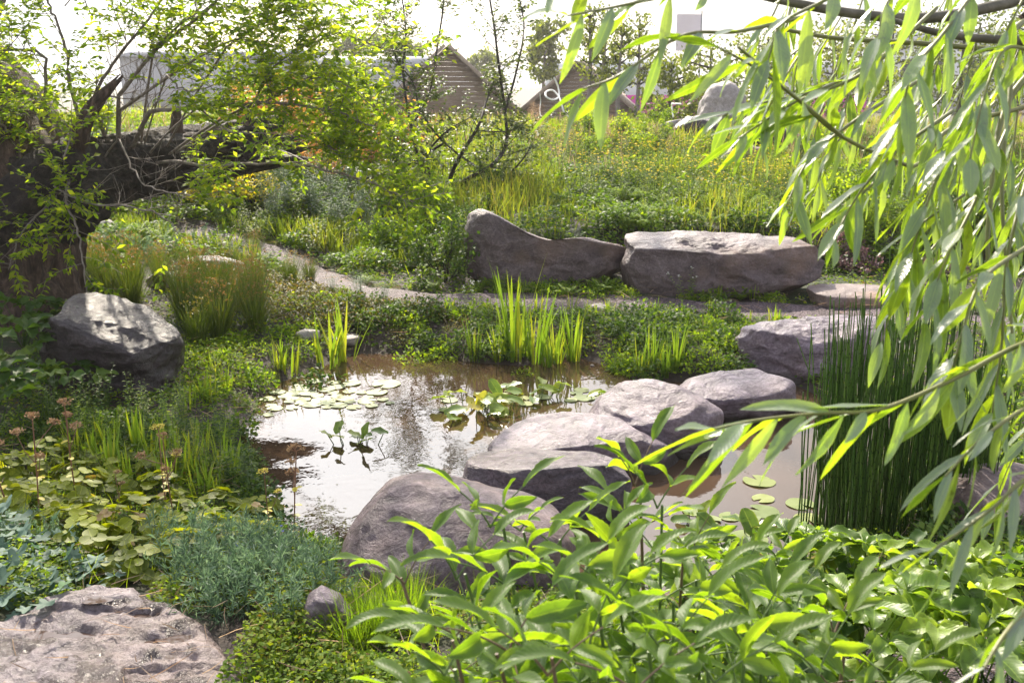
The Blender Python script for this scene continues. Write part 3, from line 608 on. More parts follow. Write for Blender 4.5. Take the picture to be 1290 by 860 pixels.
def hall(x0, x1, top, bot, Y, label, wall='greywall', wins=0, d=8.0, ridge=None, roof='whitewall'):
    a = aty(x0, top, Y); b = aty(x1, top, Y); zb = min(aty(x0, bot, Y)[2], hz(a[0], Y)); zt = a[2]; cx = (a[0]+b[0])/2; w = b[0]-a[0]
    root = thing('exhibition_hall', (cx, Y, zb), label, 'building'); g = Geo(); box(g, (0, d/2, (zt-zb)/2), (w, d, zt-zb)); geo_obj('wall', g, M[wall], root, smooth=False)
    g = Geo(); r = ridge or .5
    v = [(-w/2-.3, -.3, zt-zb+.01), (w/2+.3, -.3, zt-zb+.01), (w/2+.3, d+.3, zt-zb+.01), (-w/2-.3, d+.3, zt-zb+.01), (-w/2-.3, d/2, zt-zb+r), (w/2+.3, d/2, zt-zb+r)]
    g.add(v, [(0,4,3),(1,2,5)], [(0,1,5,4),(3,4,5,2),(0,3,2,1)]); geo_obj('roof', g, M[roof], root, smooth=False)
    for k in range(wins):
        g = Geo(); box(g, (-w/2+w*(k+.5)/wins, -.02, (zt-zb)*.6), (w/wins*.6, .06, (zt-zb)*.3)); geo_obj('window', g, M['dark'], root, smooth=False)
    return root
hall(395, 528, 84, 130, 62, 'long grey hall with a low pale roof behind the twisted tree', roof='greywall', ridge=.7)
hall(150, 392, 72, 150, 66, 'wide grey hall half hidden by the crown of the old tree', roof='greywall', ridge=.6)
hall(690, 850, 92, 134, 60, 'white marquee behind the slender birches', wall='whitewall', ridge=1.0)
hall(985, 1120, 96, 140, 58, 'white marquee seen through the willow leaves', wall='whitewall', ridge=1.2)
hall(1130, 1330, 52, 140, 55, 'pale hall at the right edge behind the willow', wall='whitewall', wins=5, ridge=1.0)
def hoarding(x0, x1, top, Y, label):
    a = aty(x0, top, Y); b = aty(x1, top, Y); w = b[0]-a[0]; cx = (a[0]+b[0])/2; zb = hz(cx, Y)-.05; h = a[2]-zb
    root = thing('hoarding', (cx, Y, zb), label, 'hoarding', 'magenta hoardings'); g = Geo(); box(g, (0, 0, h/2), (w, .08, h)); geo_obj('panel', g, M['magenta'], root, smooth=False)
    for k in range(int(w/2.4)+2):
        g = Geo(); box(g, (-w/2+.05+k*(w-.1)/(int(w/2.4)+1), .10, h/2+.02), (.08, .08, h+.04)); geo_obj('post', g, M['greywall'], root, smooth=False)
hoarding(765, 905, 120, 44, 'magenta hoarding below the slender birches')
hoarding(1012, 1092, 119, 44, 'short magenta hoarding seen through the willow leaves')
# banner
A = aty(868, 18, 34); zb = hz(A[0], 34); root = thing('banner', (A[0], 34, zb), 'tall pale pink banner on a thin pole behind the willow', 'banner')
g = Geo(); tube(g, [(.42, 0, 0), (.42, 0, A[2]-zb+.1)], .03, .025, 8); geo_obj('pole', g, M['greywall'], root)
g = Geo(); n_ = 12
for k in range(n_+1):
    pass
t = np.linspace(0, 1, n_); X, Zz = np.meshgrid(np.linspace(-.4, .4, 8), t*1.15); yy = .04*np.sin(X*6+Zz*2)
v = np.stack([X, yy, A[2]-zb-Zz], -1).reshape(-1, 3); i = np.arange(n_-1)[:, None]; j = np.arange(7)[None]
g.add(v, None, np.stack([i*8+j, i*8+j+1, (i+1)*8+j+1, (i+1)*8+j], -1).reshape(-1, 4))
M['pinkcloth'] = plainmat('pink_cloth', [(.80, .70, .76), (.85, .78, .82)], .8, .7, .1, .01); geo_obj('cloth', g, M['pinkcloth'], root)
# white rope curls in the meadow
def curl(px, r, label, base):
    D = fdepth(gp(*base)); P = spline([at(x, y, D+.15*math.sin(k*1.3)) for k, (x, y) in enumerate(px)], 60); C = P[-1]
    g = Geo(); tube(g, P, r, r, 7); tag(geo_obj('rope_sculpture', g, M['whitewire'], origin=C), label, 'sculpture', 'white rope curls in the meadow')
curl([(698,98),(703,110),(704,122),(696,126),(688,122),(688,116),(696,114),(704,122),(708,134),(712,144),(724,152),(738,162)], .014, 'tall looped white rope curl in front of the right hut', (738, 170))
curl([(752,152),(748,146),(750,138),(755,137),(757,143),(753,151),(752,160)], .014, 'small closed loop of white rope right of the hut', (752, 170))
curl([(612,150),(613,158),(615,168)], .012, 'short white rope end beside the twisted tree', (615, 175))
curl([(525,152),(526,160),(524,168),(523,176)], .012, 'short white rope end inside the twisted tree', (523, 185))
curl([(680,118),(681,128),(680,140),(682,152)], .008, 'thin upright white rope left of the right hut', (682, 165))
curl([(848,148),(846,132),(849,131),(858,131)], .012, 'white bent rope handle by the slate ledge', (848, 168))
# ------------------------------------------------------------------ foliage materials
G_ = {}
def lm(k, *a, **kw): G_[k] = leafmat(k, *a, **kw)
lm('cover', (.024, .052, .010), (.058, .115, .016), (.14, .19, .026), .42, .7, (2.4, 2.2, .8), spec=.2, old=(.12, .085, .03))
lm('meadow_grass', (.045, .085, .018), (.085, .135, .028), (.13, .17, .036), .50, .5, (2.4, 2.2, .7), old=(.20, .19, .06))
lm('iris', (.05, .11, .022), (.085, .16, .030), (.15, .20, .035), .50, .38, (2.4, 2.1, .8))
lm('olive', (.030, .038, .012), (.060, .068, .020), (.12, .12, .035), .4, .55, (2.0, 1.8, .8), old=(.14, .09, .04))
lm('rush', (.030, .060, .016), (.055, .095, .022), (.12, .12, .035), .30, .5, (2.2, 1.9, .8), old=(.20, .12, .05))
lm('fresh', (.045, .10, .016), (.085, .165, .022), (.15, .23, .030), .52, .6, (2.5, 2.2, .7), spec=.25)
lm('deep', (.018, .045, .014), (.035, .080, .022), (.075, .13, .030), .40, .55, (2.4, 2.2, .8), spec=.3)
lm('bluegreen', (.06, .11, .080), (.10, .17, .125), (.17, .25, .20), .30, .6, (1.6, 1.7, 1.2), warm=False, spec=.3)
lm('feather', (.06, .11, .07), (.10, .17, .11), (.17, .25, .17), .35, .6, (1.8, 1.8, 1.2), warm=False, spec=.3)
lm('lime', (.055, .085, .008), (.120, .165, .012), (.20, .25, .020), .45, .5, (2.2, 2.0, .5), old=(.28, .20, .10), vein=.25, spec=.25)
lm('treeleaf', (.055, .11, .018), (.11, .18, .025), (.21, .27, .045), .62, .6, (2.6, 2.4, .9), spec=.2, old=(.22, .13, .05))
lm('darkleaf', (.022, .045, .014), (.040, .072, .020), (.075, .11, .028), .40, .45, (2.3, 2.1, .8))
lm('fartree', (.030, .052, .022), (.055, .085, .032), (.11, .15, .045), .45, .5, (2.4, 2.2, .9), spec=.3)
lm('orange', (.30, .12, .03), (.45, .20, .05), (.55, .33, .08), .5, .5, (1.5, 1.4, 1.0), warm=False)
lm('yellowleaf', (.14, .17, .02), (.24, .26, .03), (.38, .36, .04), .5, .5, (2.0, 1.8, .6))
lm('pinkgrass', (.20, .13, .085), (.30, .21, .14), (.42, .31, .22), .5, .6, (1.5, 1.4, 1.2), warm=False)
lm('willow', (.050, .090, .030), (.085, .150, .040), (.14, .21, .045), .44, .32, (2.9, 2.9, .5), under=(.24, .29, .22), vein=.45, spec=.6)
lm('elder', (.05, .11, .018), (.095, .185, .026), (.15, .25, .038), .50, .45, (2.05, 1.95, .55), under=(.11, .17, .06), vein=.5, spec=.22)
lm('palm', (.05, .11, .03), (.09, .165, .04), (.14, .22, .05), .45, .42, (2.5, 2.3, .7), vein=.4)
lm('pad', (.07, .11, .045), (.11, .16, .065), (.17, .21, .085), .15, .5, (1.6, 1.8, .7), old=(.34, .28, .05), spec=.3)
lm('lilyleaf', (.07, .14, .04), (.12, .20, .05), (.20, .26, .06), .35, .3, (2.2, 2.0, .7), old=(.42, .36, .05), vein=.3)
lm('yellowflower', (.70, .50, .02), (.80, .62, .03), (.85, .72, .06), .3, .5, (1.1, 1.1, .8), warm=False)
lm('whiteflower', (.62, .62, .56), (.72, .72, .66), (.80, .80, .76), .3, .6, (1, 1, 1), warm=False)
lm('blueflower', (.20, .20, .62), (.28, .27, .72), (.38, .36, .80), .3, .5, (1, 1, 1), warm=False)
lm('dryhead', (.26, .15, .075), (.38, .24, .13), (.50, .36, .20), .2, .8, (1, 1, 1), warm=False)
lm('greenhead', (.28, .27, .08), (.36, .35, .11), (.44, .42, .16), .2, .7, (1, 1, 1))
lm('purpleleaf', (.07, .035, .045), (.12, .07, .075), (.20, .13, .12), .35, .5, (1.6, 1.4, 1.4), warm=False)
M['stem_green'] = plainmat('green_stem', [(.07, .12, .03), (.12, .18, .05)], 20, .5, .2, .003)
M['stem_olive'] = plainmat('olive_twig', [(.12, .13, .035), (.20, .20, .06)], 30, .45, .3, .003)
M['stem_red'] = plainmat('reddish_stem', [(.16, .075, .045), (.24, .12, .07)], 30, .55, .3, .003)
M['stem_brown'] = plainmat('brown_stem', [(.10, .065, .040), (.20, .135, .09)], 40, .6, .4, .004)
M['twig'] = plainmat('grey_twig_bark', [(.09, .07, .06), (.18, .15, .13), (.28, .25, .23)], 30, .8, .6, .006)
M['darktwig'] = plainmat('dark_twig_bark', [(.018, .014, .013), (.05, .04, .036)], 30, .8, .6, .006)
M['bark'] = plainmat('old_bark', [(.018, .011, .009), (.066, .041, .032), (.17, .115, .092)], 5, .85, 1.0, .05, (5, 5, .9))
M['silver'] = plainmat('pale_birch_bark', [(.12, .10, .09), (.30, .27, .25)], 6, .8, .4, .02)
def horsemat():
    m, nt = newmat('horsetail_stem'); out = N(nt, 'ShaderNodeOutputMaterial'); p = N(nt, 'ShaderNodeBsdfPrincipled')
    at_ = N(nt, 'ShaderNodeAttribute', attribute_name='lt'); sp = N(nt, 'ShaderNodeSeparateXYZ'); L(nt, at_.outputs['Vector'], sp.inputs[0])
    c = ramp(nt, [(0, (.022, .055, .013)), (.5, (.055, .12, .022)), (1, (.12, .20, .035))], sp.outputs['Z'])
    k = N(nt, 'ShaderNodeMath', operation='FRACT'); mu = N(nt, 'ShaderNodeMath', operation='MULTIPLY'); L(nt, sp.outputs['X'], mu.inputs[0]); mu.inputs[1].default_value = 15; L(nt, mu.outputs[0], k.inputs[0])
    r = ramp(nt, [(0, (1, 1, 1)), (.07, (1, 1, 1)), (.10, (0, 0, 0)), (.95, (0, 0, 0)), (.97, (1, 1, 1))], k.outputs[0])
    mx = N(nt, 'ShaderNodeMixRGB'); L(nt, r, mx.inputs[0]); L(nt, c, mx.inputs[1]); mx.inputs[2].default_value = (.006, .007, .004, 1)
    L(nt, mx.outputs[0], p.inputs['Base Color']); p.inputs['Roughness'].default_value = .35
    tr = N(nt, 'ShaderNodeBsdfTranslucent'); tr.inputs[0].default_value = (.18, .34, .04, 1); ms = N(nt, 'ShaderNodeMixShader'); ms.inputs[0].default_value = .3
    L(nt, p.outputs[0], ms.inputs[1]); L(nt, tr.outputs[0], ms.inputs[2]); L(nt, ms.outputs[0], out.inputs[0]); return m
M['horse'] = horsemat()

# ------------------------------------------------------------------ plant builders: each returns [(part name, mesh), ...]
def R_(seed): 
    global RG
    RG = np.random.default_rng(seed); return RG
def blades(g, n, h, w, spread, lean=.35, bend=.7, T=T_BLADE, hvar=.35, base=.03, rng=None, tmax=1.0):
    rng = rng or RG
    a = rng.uniform(0, 2*math.pi, n); r = np.sqrt(rng.random(n))*base
    P = np.stack([r*np.cos(a), r*np.sin(a), np.zeros(n)], -1); a2 = a+rng.normal(0, .5, n)
    le = np.abs(rng.normal(0, lean, n))
    D = np.stack([np.sin(le)*np.cos(a2), np.sin(le)*np.sin(a2), np.cos(le)], -1)
    up = np.stack([-np.cos(le)*np.cos(a2), -np.cos(le)*np.sin(a2), np.sin(le)], -1)+rng.normal(0, .5, (n, 3))
    leaves(g, T, P, D, up, h*(1-hvar*rng.random(n)), w*(.7+.6*rng.random(n)), bend*rng.uniform(.2, 1.3, n), rng.random(n)*tmax)
def iris(seed, n=24, h=.62, w=.0085, lean=.16, bend=.35, mat='iris'):
    R_(seed); g = Geo(); blades(g, n, h, w, .05, lean, bend, T_BLADE, .55, .06); return [('foliage', g.mesh('iris_foliage', G_[mat]))]
def rushes(seed, n=260, h=.55, w=.0024, lean=.22, mat='rush', tuft=True, base=.07):
    R_(seed); g = Geo(); blades(g, n, h, w, .08, lean, .5, T_BLADE3, .5, base, tmax=.62)
    if tuft:
        k = n//4; a = RG.uniform(0, 6.28, k); le = np.abs(RG.normal(0, lean*1.1, k)); hh = h*RG.uniform(.6, .95, k)
        P = np.stack([np.sin(le)*np.cos(a), np.sin(le)*np.sin(a), np.cos(le)], -1)*hh[:, None]
        for q in range(3): leaves(g, T_TRI, P+RG.normal(0, .006, (k, 3)), rdir(k, 0, 1), rdir(k), .022, .004, 0, np.full(k, 1.0))
    return [('foliage', g.mesh('rush_foliage', G_[mat]))]
def mound(seed, r=.18, h=.15, n=260, ll=.04, lw=.012, T=T_LEAFS, mat='fresh', bend=.5, dens=1.0, up=.55):
    R_(seed); g = Geo(); d = rdir(n, .0, 1); q = RG.random(n)**.35
    lump = 1+.25*vnoise(d*2.2+seed, seed); st = Geo()
    for dd in d[:14]: tube(st, wiggle([dd[0]*.02, dd[1]*.02, -.01], dd*np.array([r, r, h])*.85, 4, .06, RG), .0016, .0009, 3)
    P = d*np.array([r, r, h])*(q*lump)[:, None]
    D = norm(d*np.array([1, 1, .4])+RG.normal(0, .45, (n, 3))); U = norm(np.array([0, 0, 1.0])*up+d*.6+RG.normal(0, .35, (n, 3)))
    leaves(g, T, P, D, U, ll*RG.uniform(.6, 1.25, n), lw*RG.uniform(.7, 1.2, n), bend); return [('stem', st.mesh('mound_stem', M['stem_green'])), ('foliage', g.mesh('mound_foliage', G_[mat]))]
def herb(seed, n=9, h=.45, ll=.06, lw=.009, mat='fresh', per=16, lean=.22, T=T_LEAFS, flower=None, fs=.012, nf=1, stem='stem_green', spread=.08):
    R_(seed); g = Geo(); s = Geo(); heads = []
    for k in range(n):
        a = RG.uniform(0, 6.28); b = np.array([math.cos(a), math.sin(a), 0])*RG.random()*spread; le = abs(RG.normal(0, lean)); a2 = a+RG.normal(0, .6)
        tip = b+np.array([math.sin(le)*math.cos(a2), math.sin(le)*math.sin(a2), math.cos(le)])*h*RG.uniform(.6, 1.05)
        P = wiggle(b, tip, 7, .04, RG); tube(s, P, .0022, .0012, 3)
        t = np.linspace(.08, .97, per); pp = np.stack([np.interp(t, np.linspace(0, 1, 7), P[:, c]) for c in range(3)], 1); aa = np.arange(per)*2.4+RG.random()*6
        D = np.stack([np.cos(aa), np.sin(aa), np.full(per, .35)], -1); leaves(g, T, pp, D, np.array([0, 0, 1.0])+RG.normal(0, .25, (per, 3)), ll*(1.1-.6*t)*RG.uniform(.8, 1.2, per), lw*(1.1-.5*t), .6)
        if flower:
            f = Geo(); heads.append(f)
            for q in range(nf):
                c = tip+RG.normal(0, fs*.8, 3)*(nf > 1); m = 5; an = np.arange(m)*2*math.pi/m+RG.random(); tl = RG.normal(0, .3, 3)
                D = np.stack([np.cos(an), np.sin(an), np.full(m, .35)], -1)+tl*.3; leaves(f, T_ROUND, np.repeat(c[None], m, 0), D, np.array([0, 0, 1.0])+tl, fs, fs*.45, -.3)
    out = [('stem', s.mesh('herb_stem', M[stem])), ('foliage', g.mesh('herb_foliage', G_[mat]))]
    for f in heads: out.append(('flower', f.mesh('herb_flower', G_[flower])))
    return out
def rosette(seed, n=14, ll=.16, lw=.03, mat='fresh', T=T_LEAF, lean=.9, bend=.9, stalk=.0, wave=.15):
    R_(seed); g = Geo(); a = np.arange(n)*2.4+RG.random(); le = np.linspace(.15, lean*1.3, n); D = np.stack([np.sin(le)*np.cos(a), np.sin(le)*np.sin(a), np.cos(le)], -1)
    U = np.stack([-np.cos(le)*np.cos(a), -np.cos(le)*np.sin(a), np.sin(le)], -1)+RG.normal(0, .2, (n, 3)); leaves(g, T, D*stalk, D, U, ll*RG.uniform(.7, 1.1, n), lw*RG.uniform(.8, 1.1, n), bend, wave=wave)
    if stalk:
        for d in D: tube(g, [np.zeros(3), d*stalk], .003, .002, 3)
    return [('foliage', g.mesh('rosette_foliage', G_[mat]))]
def feathery(seed, n=16, h=.22, mat='feather', nl=38, ll=.028, lean=.5):
    R_(seed); g = Geo()
    for k in range(n):
        a = RG.uniform(0, 6.28); le = abs(RG.normal(0, lean)); b = np.array([math.cos(a), math.sin(a), 0])*RG.random()*.05
        tip = b+np.array([math.sin(le)*math.cos(a), math.sin(le)*math.sin(a), math.cos(le)])*h*RG.uniform(.55, 1.05); P = wiggle(b, tip, 6, .06, RG, -.06); tube(g, P, .0016, .0008, 3)
        t = RG.uniform(.15, 1, nl); pp = np.stack([np.interp(t, np.linspace(0, 1, 6), P[:, c]) for c in range(3)], 1); ax = norm(tip-b)
        D = norm(rdir(nl)*.9+ax*.75); leaves(g, T_TRI, pp, D, rdir(nl), ll*RG.uniform(.7, 1.3, nl), .0021, 0)
    return [('foliage', g.mesh('feathery_foliage', G_[mat]))]
def roundleaf(seed, n=24, r=.17, h=.18, s=.047, mat='lime'):
    R_(seed); g = Geo(); st = Geo(); d = rdir(n, .12, 1); P = d*np.array([r, r, h])*(.72+.28*RG.random(n))[:, None]
    for p, dd in zip(P, d):
        tube(st, wiggle([p[0]*.3, p[1]*.3, 0], p, 4, .05, RG), .0024, .0016, 4)
        m = 3; an = np.arange(m)*2.09+RG.random()*6; up = norm(np.array([0, -.25, 1.0])+dd*.9+RG.normal(0, .35, 3)); A = norm(np.cross(up, [1, .2, .1])); B = np.cross(up, A)
        D = A*np.cos(an)[:, None]+B*np.sin(an)[:, None]+up*.18; sz = s*RG.uniform(.75, 1.2); tt = np.clip(RG.random()*.75+RG.normal(0, .1, m), 0, 1)
        if RG.random() < .06: tt[:] = .95
        leaves(g, T_ROUND, np.repeat(p[None], m, 0), D, np.repeat(up[None], m, 0)+RG.normal(0, .12, (m, 3)), sz, sz*.52, .35, tt)
    return [('stem', st.mesh('round_stem', M['stem_green'])), ('foliage', g.mesh('round_foliage', G_[mat]))]
def lobed(seed, n=20, r=.16, h=.16, s=.11, mat='bluegreen', T=T_LOBE, w=.5):
    R_(seed); g = Geo(); d = rdir(n, .1, 1); P = d*np.array([r, r, h])*(.6+.4*RG.random(n))[:, None]
    for p in P: tube(g, wiggle([p[0]*.2, p[1]*.2, 0], p, 4, .05, RG), .0025, .0016, 3, .4)
    D = norm(d*np.array([1, 1, .2])+RG.normal(0, .3, (n, 3))); U = np.array([0, 0, 1.0])+d*.3+RG.normal(0, .3, (n, 3)); sz = s*RG.uniform(.6, 1.2, n)
    leaves(g, T, P, D, U, sz, sz*w, .7, wave=.18); return [('foliage', g.mesh('lobed_foliage', G_[mat]))]
def hogleaf(seed, n=9, s=.13, h=.3, mat='palm'):
    """palmate leaves: five toothed leaflets from one point"""
    R_(seed); g = Geo()
    for k in range(n):
        a = k*2.4+RG.random(); le = RG.uniform(.2, .95); p = np.array([math.sin(le)*math.cos(a), math.sin(le)*math.sin(a), math.cos(le)])*h*RG.uniform(.7, 1.05)
        tube(g, wiggle([0, 0, 0], p, 5, .06, RG), .003, .002, 4, .4); out = norm(np.array([p[0], p[1], .05])); up = norm(np.array([0, 0, 1.0])+out*.35+RG.normal(0, .15, 3)); S = norm(np.cross(up, out))
        an = np.array([-1.7, -.9, 0, .9, 1.7]); D = out*np.cos(an)[:, None]+S*np.sin(an)[:, None]; sz = s*RG.uniform(.7, 1.1)
        leaves(g, T_OVAL, np.repeat(p[None], 5, 0), D, np.repeat(up[None], 5, 0), sz*np.array([.6, .85, 1, .85, .6]), sz*.24, .6, np.clip(RG.random()+RG.normal(0, .08, 5), 0, .9), wave=.2)
    return [('foliage', g.mesh('palmate_foliage', G_[mat]))]
def fern(seed, n=9, h=.3, mat='fresh'):
    R_(seed); g = Geo()
    for k in range(n):
        a = k*2.4; le = RG.uniform(.3, 1.1); tip = np.array([math.sin(le)*math.cos(a), math.sin(le)*math.sin(a), math.cos(le)*.8])*h; P = wiggle([0, 0, 0], tip, 8, .02, RG, -.15); tube(g, P, .0016, .0008, 3)
        m = 16; t = np.linspace(.15, .98, m); pp = np.stack([np.interp(t, np.linspace(0, 1, 8), P[:, c]) for c in range(3)], 1); ax = norm(tip); S = norm(np.cross(ax, [0, 0, 1.0]))
        for sg in (-1, 1): leaves(g, T_LEAFS, pp, S*sg+ax*.35, np.array([0, 0, 1.0]), h*.26*np.sin(np.pi*(t*.85+.12)), h*.028, .4)
    return [('foliage', g.mesh('fern_foliage', G_[mat]))]
def umbel(seed, h=.42, heads=3, hr=.028, head='dryhead', stem='stem_red', yl=True):
    R_(seed); s = Geo(); fl = []; l = Geo(); tip0 = np.array([RG.normal(0, .03), RG.normal(0, .03), h]); P = wiggle([0, 0, 0], tip0, 8, .02, RG); tube(s, P, .0032, .0022, 5)
    tips = [(tip0, 1.0)]
    for k in range(heads-1):
        t = RG.uniform(.5, .8); b = P[int(t*7)]; e = b+np.array([RG.normal(0, .045), RG.normal(0, .03), h*RG.uniform(.12, .3)]); tube(s, wiggle(b, e, 5, .05, RG), .0022, .0016, 4); tips.append((e, RG.uniform(.55, .85)))
    for e, sc in tips:
        f = Geo(); fl.append(f); m = 26; an = RG.uniform(0, 6.28, m); rr = np.sqrt(RG.random(m))*hr*sc; q = e+np.stack([rr*np.cos(an), rr*np.sin(an), .014*sc*(1-(rr/hr/sc)**2)+.008], -1)
        for w in q[:14]: tube(s, [e, w], .0008, .0006, 3)
        for r_ in range(3): leaves(f, T_TRI, q+RG.normal(0, .003, (m, 3)), rdir(m, 0, 1), rdir(m), .009, .004, 0)
    if yl:
        m = 7; t = RG.uniform(.2, .7, m); pp = np.stack([np.interp(t, np.linspace(0, 1, 8), P[:, c]) for c in range(3)], 1); leaves(l, T_ROUND, pp, rdir(m, -.1, .5), np.array([0, 0, 1.0]), .028, .010, .6)
    out = [('stem', s.mesh('umbel_stem', M[stem])), *[('flower_head', f.mesh('umbel_head', G_[head])) for f in fl]]
    if yl: out.append(('foliage', l.mesh('umbel_leaf', G_['yellowleaf'])))
    return out
def bushy(seed, r=.45, h=.6, n=1500, ll=.045, lw=.014, mat='deep', T=T_LEAFS, stems=14, twig='darktwig'):
    R_(seed); g = Geo(); s = Geo(); tips = []
    for k in range(stems):
        d = rdir(1, .25, 1)[0]; e = d*np.array([r, r, h])*RG.uniform(.7, 1); P = wiggle([d[0]*.05, d[1]*.05, 0], e, 8, .07, RG); tube(s, P, .007, .002, 4)
        for q in range(5):
            b = P[RG.integers(3, 8)]; e2 = b+rdir(1, -.1, 1)[0]*r*.4*RG.uniform(.5, 1.1); P2 = wiggle(b, e2, 5, .08, RG); tube(s, P2, .003, .0012, 3); tips.append(P2)
    m = max(1, n//len(tips))
    for P2 in tips:
        t = RG.random(m); pp = np.stack([np.interp(t, np.linspace(0, 1, 5), P2[:, c]) for c in range(3)], 1)+RG.normal(0, .03*r/.45, (m, 3)); ax = norm(P2[-1]-P2[0])
        leaves(g, T, pp, rdir(m)+ax*.7, np.array([0, 0, 1.0])+RG.normal(0, .5, (m, 3)), ll*RG.uniform(.6, 1.2, m), lw*RG.uniform(.7, 1.2, m), .5)
    return [('stem', s.mesh('bush_stem', M[twig])), ('foliage', g.mesh('bush_foliage', G_[mat]))]
def airygrass(seed, n=60, h=.5, mat='pinkgrass', base=.08):
    R_(seed); g = Geo(); blades(g, n, h, .0015, .08, .22, .3, T_BLADE3, .4, base)
    k = n; a = RG.uniform(0, 6.28, k); le = np.abs(RG.normal(0, .2, k)); hh = h*RG.uniform(.55, 1, k); P = np.stack([np.sin(le)*np.cos(a), np.sin(le)*np.sin(a), np.cos(le)], -1)*hh[:, None]
    for q in range(7): leaves(g, T_TRI, P+RG.normal(0, 1, (k, 3))*np.array([.014, .014, .035]), rdir(k, .2, 1), rdir(k), .016, .003, 0)
    return [('foliage', g.mesh('grass_foliage', G_[mat]))]

def place(parts, name, P, label, cat, group=None, rz=None, s=1.0, kind=None):
    rz = RG2.uniform(0, 6.28) if rz is None else rz
    r = thing(name, P, label, cat, group, rz, s)
    for pn, me in parts: link(pn, me, r)
    return r
RG2 = np.random.default_rng(99)
def on(px, py, dz=-.01): p = gp(px, py); p = p.copy(); p[2] = hz(p[0], p[1])+dz; return p
def clear(p, m=.0):
    for x0, x1, y0, y1, z in ROCKS:
        if x0+.04-m < p[0] < x1-.04+m and y0+.04-m < p[1] < y1-.04+m: return False
    return True
def inpoly(px, py, poly): return float(sdist(np.array([px]), np.array([py]), np.array(poly, float))[0]) < 0
def scatter(protos, name, poly, n, label, cat, s=(.8, 1.2), mind=.10, pond=False, path=.30, seed=1):
    """individual plants over a stretch of ground"""
    r = np.random.default_rng(seed); poly = np.array(poly, float); lo, hi = poly.min(0), poly.max(0); pts = []; tries = 0
    while len(pts) < n and tries < n*25:
        tries += 1; x, y = r.uniform(lo[0], hi[0]), r.uniform(lo[1], hi[1])
        if not inpoly(x, y, poly): continue
        p = on(x, y)
        if not clear(p) or pdist(np.array([p[0]]), np.array([p[1]]))[0] < path: continue
        d = sdist(np.array([p[0]]), np.array([p[1]]), POND)[0]
        if not pond and d < .06: continue
        if any((p[0]-q[0])**2+(p[1]-q[1])**2 < mind**2 for q in pts): continue
        pts.append(p)
    for p in pts: place(protos[r.integers(len(protos))], name, p, label, cat, label if n > 1 else None, r.uniform(0, 6.28), r.uniform(*s))
    return pts

# ------------------------------------------------------------------ ground cover and meadow grass (uncountable)
R_(11)
def cover(n, xr, yr, hmul, ll, lw, mat, name, label, cat, T=T_TRI, dens=None, seed=3, powr=1.6):
    R_(seed); yy = (yr[0]**(1-powr)+RG.random(n)*(yr[1]**(1-powr)-yr[0]**(1-powr)))**(1/(1-powr)); half = np.minimum(yy*.62+.5, xr[1]); xx = RG.uniform(-1, 1, n)*half
    d = sdist(xx, yy, POND); ok = (d > .02+.05*vnoise(np.stack([xx*8, yy*8, xx*0], -1), 3)) & (pdist(xx, yy) > .25+.09*vnoise(np.stack([xx*5, yy*5, xx*0], -1), 6))
    for x0, x1, y0, y1, z in ROCKS: ok &= ~((xx > x0+.06) & (xx < x1-.06) & (yy > y0+.06) & (yy < y1-.02))
    c = fbm(np.stack([xx*3.1, yy*3.1, xx*0], -1), 41, 3); c2 = fbm(np.stack([xx*1.1, yy*1.1, xx*0], -1), 43, 2)
    ok &= (c > -.55+.25*RG.random(n))
    if dens is not None: ok &= RG.random(n) < dens(xx, yy)
    xx, yy, c, c2 = xx[ok], yy[ok], c[ok], c2[ok]; n = len(xx)
    ch = np.clip(.035+.06*(c+.35), .012, .2)*hmul; q = RG.random(n)**.6
    P = np.stack([xx, yy, hbase(xx, yy)+ch*q], -1); sc = (yy/5)**.55*RG.uniform(.6, 1.3, n)
    g = Geo(); U = np.array([0, 0, 1.0])+RG.normal(0, .55, (n, 3)); leaves(g, T, P, rdir(n, -.1, .6), U, ll*sc, lw*sc, .4, np.clip(.45+.28*c2+RG.normal(0, .2, n), 0, 1))
    o = geo_obj(name, g, G_[mat]); tag(o, label, cat, kind='stuff'); return o
cover(260000, (-6, 6), (1.7, 13.5), 1.0, .026, .008, 'cover', 'ground_cover', 'low green ground cover spreading over the banks', 'ground cover')
cover(60000, (-6, 6), (1.7, 12), 1.5, .020, .006, 'fresh', 'ground_cover', 'small bright leaves among the low ground cover', 'ground cover', dens=lambda x, y: (fbm(np.stack([x*1.6, y*1.6, x*0+4], -1), 61, 2) > .05)*1.0, seed=5)
cover(90000, (-9, 9), (8.6, 16), 2.2, .030, .010, 'fresh', 'meadow_cover', 'leafy green cover of the meadow slope behind the benches', 'ground cover', dens=lambda x, y: sstep(y, 9.0, 9.4)*1.0, seed=8, powr=1.3)
cover(70000, (-9, 9), (9.0, 12.5), 2.4, .030, .009, 'deep', 'meadow_cover', 'dark green creeping cover on the bank wall behind the benches', 'ground cover', dens=lambda x, y: sstep(y, 9.0, 9.3)*1.0, seed=9, powr=1.3)
